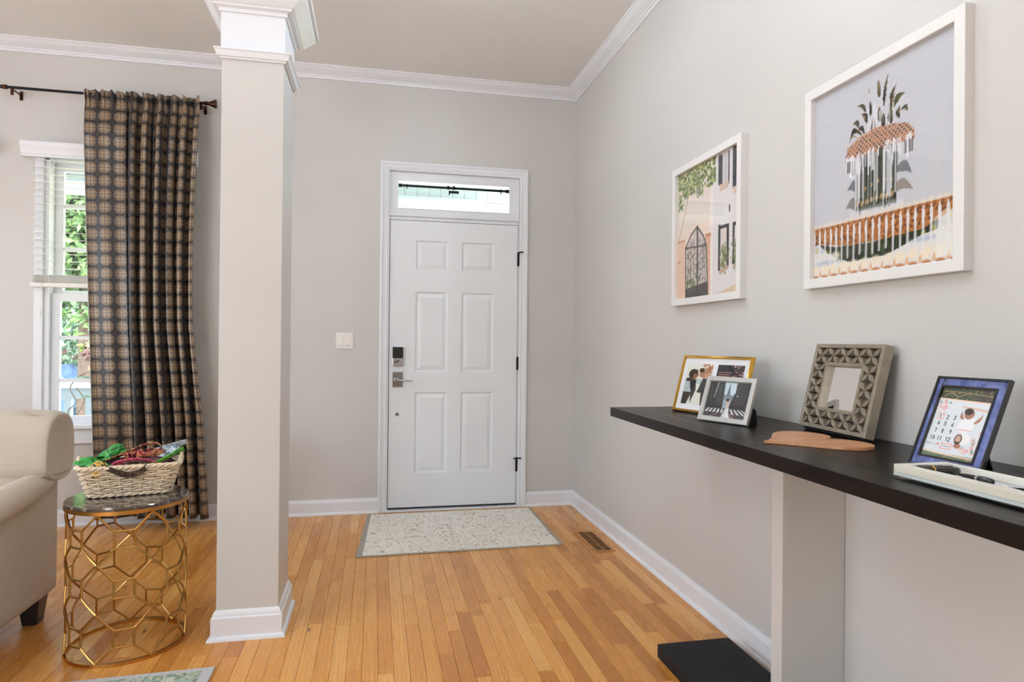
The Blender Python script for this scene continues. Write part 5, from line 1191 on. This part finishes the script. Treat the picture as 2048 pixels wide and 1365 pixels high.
st = empty('plant_stand', (-3.42, .36, -.12), label='pale square post stand holding the clay bowl outside the window', cat='stand'); B(-3.54, -3.30, .25, .47, .53, .56).build('stand_top', M['porch_blue'], st); B(-3.47, -3.37, .31, .41, -.12, .53).build('post', M['porch_blue'], st)

tag(B(-60, 50, PY+.1, 60, -.75, -.7).build('garden_lawn', M['lawn']), kind='structure')
plain('concrete', (186, 184, 184), .85, var=.05, scale=2)
tag(B(-60, 50, -60, PY+.1, -.75, -.7).build('paved_drive', M['concrete']), kind='structure')  # unseen ground, made neutral grey for the light it bounces indoors
def tree(loc, trunk_r, trunk_h, crown, size, n, mat, label, seed, lean=0):
    R = random.Random(seed); x, y, z = loc; t = empty('tree', loc, label=label, cat='tree', group='trees and shrubs in the garden')
    if trunk_h: MB().tube([(0, 0, 0), (lean*.3, 0, trunk_h*.3), (lean, 0, trunk_h)], [trunk_r*1.25, trunk_r, trunk_r*.8], 12).build('trunk', M['bark'], t, local=True, smooth=True)
    cx, cz, rx, rz = crown; sp = []
    cl = []
    while len(cl) < 46:
        c = Vector((R.uniform(-1, 1), R.uniform(-1, 1), R.uniform(-1, 1)))
        if .3 < c.length < .82: cl.append(c)
    for k in range(n):
        c = cl[R.randrange(len(cl))]; sp.append((cx+rx*(c[0]+R.triangular(-.3, .3)), rx*.6*(c[1]+R.triangular(-.3, .3)), cz+rz*(c[2]+R.triangular(-.28, .28))))
    tag(leaf_mb(R, sp, size, 0).build('crown', M[mat], t, local=True, recalc=False), kind='stuff')
tree((-5.87, 6.6, -.7), .095, 5, (0, 3.9, 1.9, 2.25), .10, 6000, 'foliage', 'slender trunked garden tree seen through the window', 1)
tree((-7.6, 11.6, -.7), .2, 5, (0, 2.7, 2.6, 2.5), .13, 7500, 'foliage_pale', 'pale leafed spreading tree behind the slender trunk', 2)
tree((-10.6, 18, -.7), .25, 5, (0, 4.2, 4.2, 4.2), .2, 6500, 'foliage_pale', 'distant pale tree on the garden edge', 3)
tree((-1.6, 18.2, -.7), .25, 5, (0, 4.2, 4.2, 4.2), .2, 5000, 'foliage', 'darker distant tree on the garden edge', 4)
tree((-5.2, 4.3, -.7), .05, 0, (0, .5, .5, .45), .06, 900, 'foliage_red', 'low reddish garden shrub', 5)
tree((-4.6, 3.1, -.7), .05, 0, (0, .45, .5, .42), .05, 900, 'lime_leaf', 'low bright green shrub by the porch', 6)
# parked car far down the drive
cr = empty('parked_car', (-8.2, 9.6, -.7), (0, 0, .1), 'dark blue car parked beyond the garden tree', 'car')
body = [(-2.1, .35), (-2.05, .75), (-1.4, .85), (-.7, 1.35), (.7, 1.38), (1.3, .9), (2.0, .82), (2.1, .4)]
MB().plate(body, -.8, .8, 'y').build('body', M['car_blue'], cr, local=True, bevel=.08)
for a in (-1.3, 1.3):
    for b in (-.8, .7): MB().lathe([(0, b), (.32, b), (.33, b+.1), (0, b+.1)], 20, (a, 0, .32), 'y').build('wheel', M['tyre'], cr, local=True, smooth=True, angle=30)
MB().plate([(-.72, .9), (-.5, 1.27), (.55, 1.29), (1.0, .92)], -.81, -.79, 'y').build('side_window', M['black_glass'], cr, local=True)
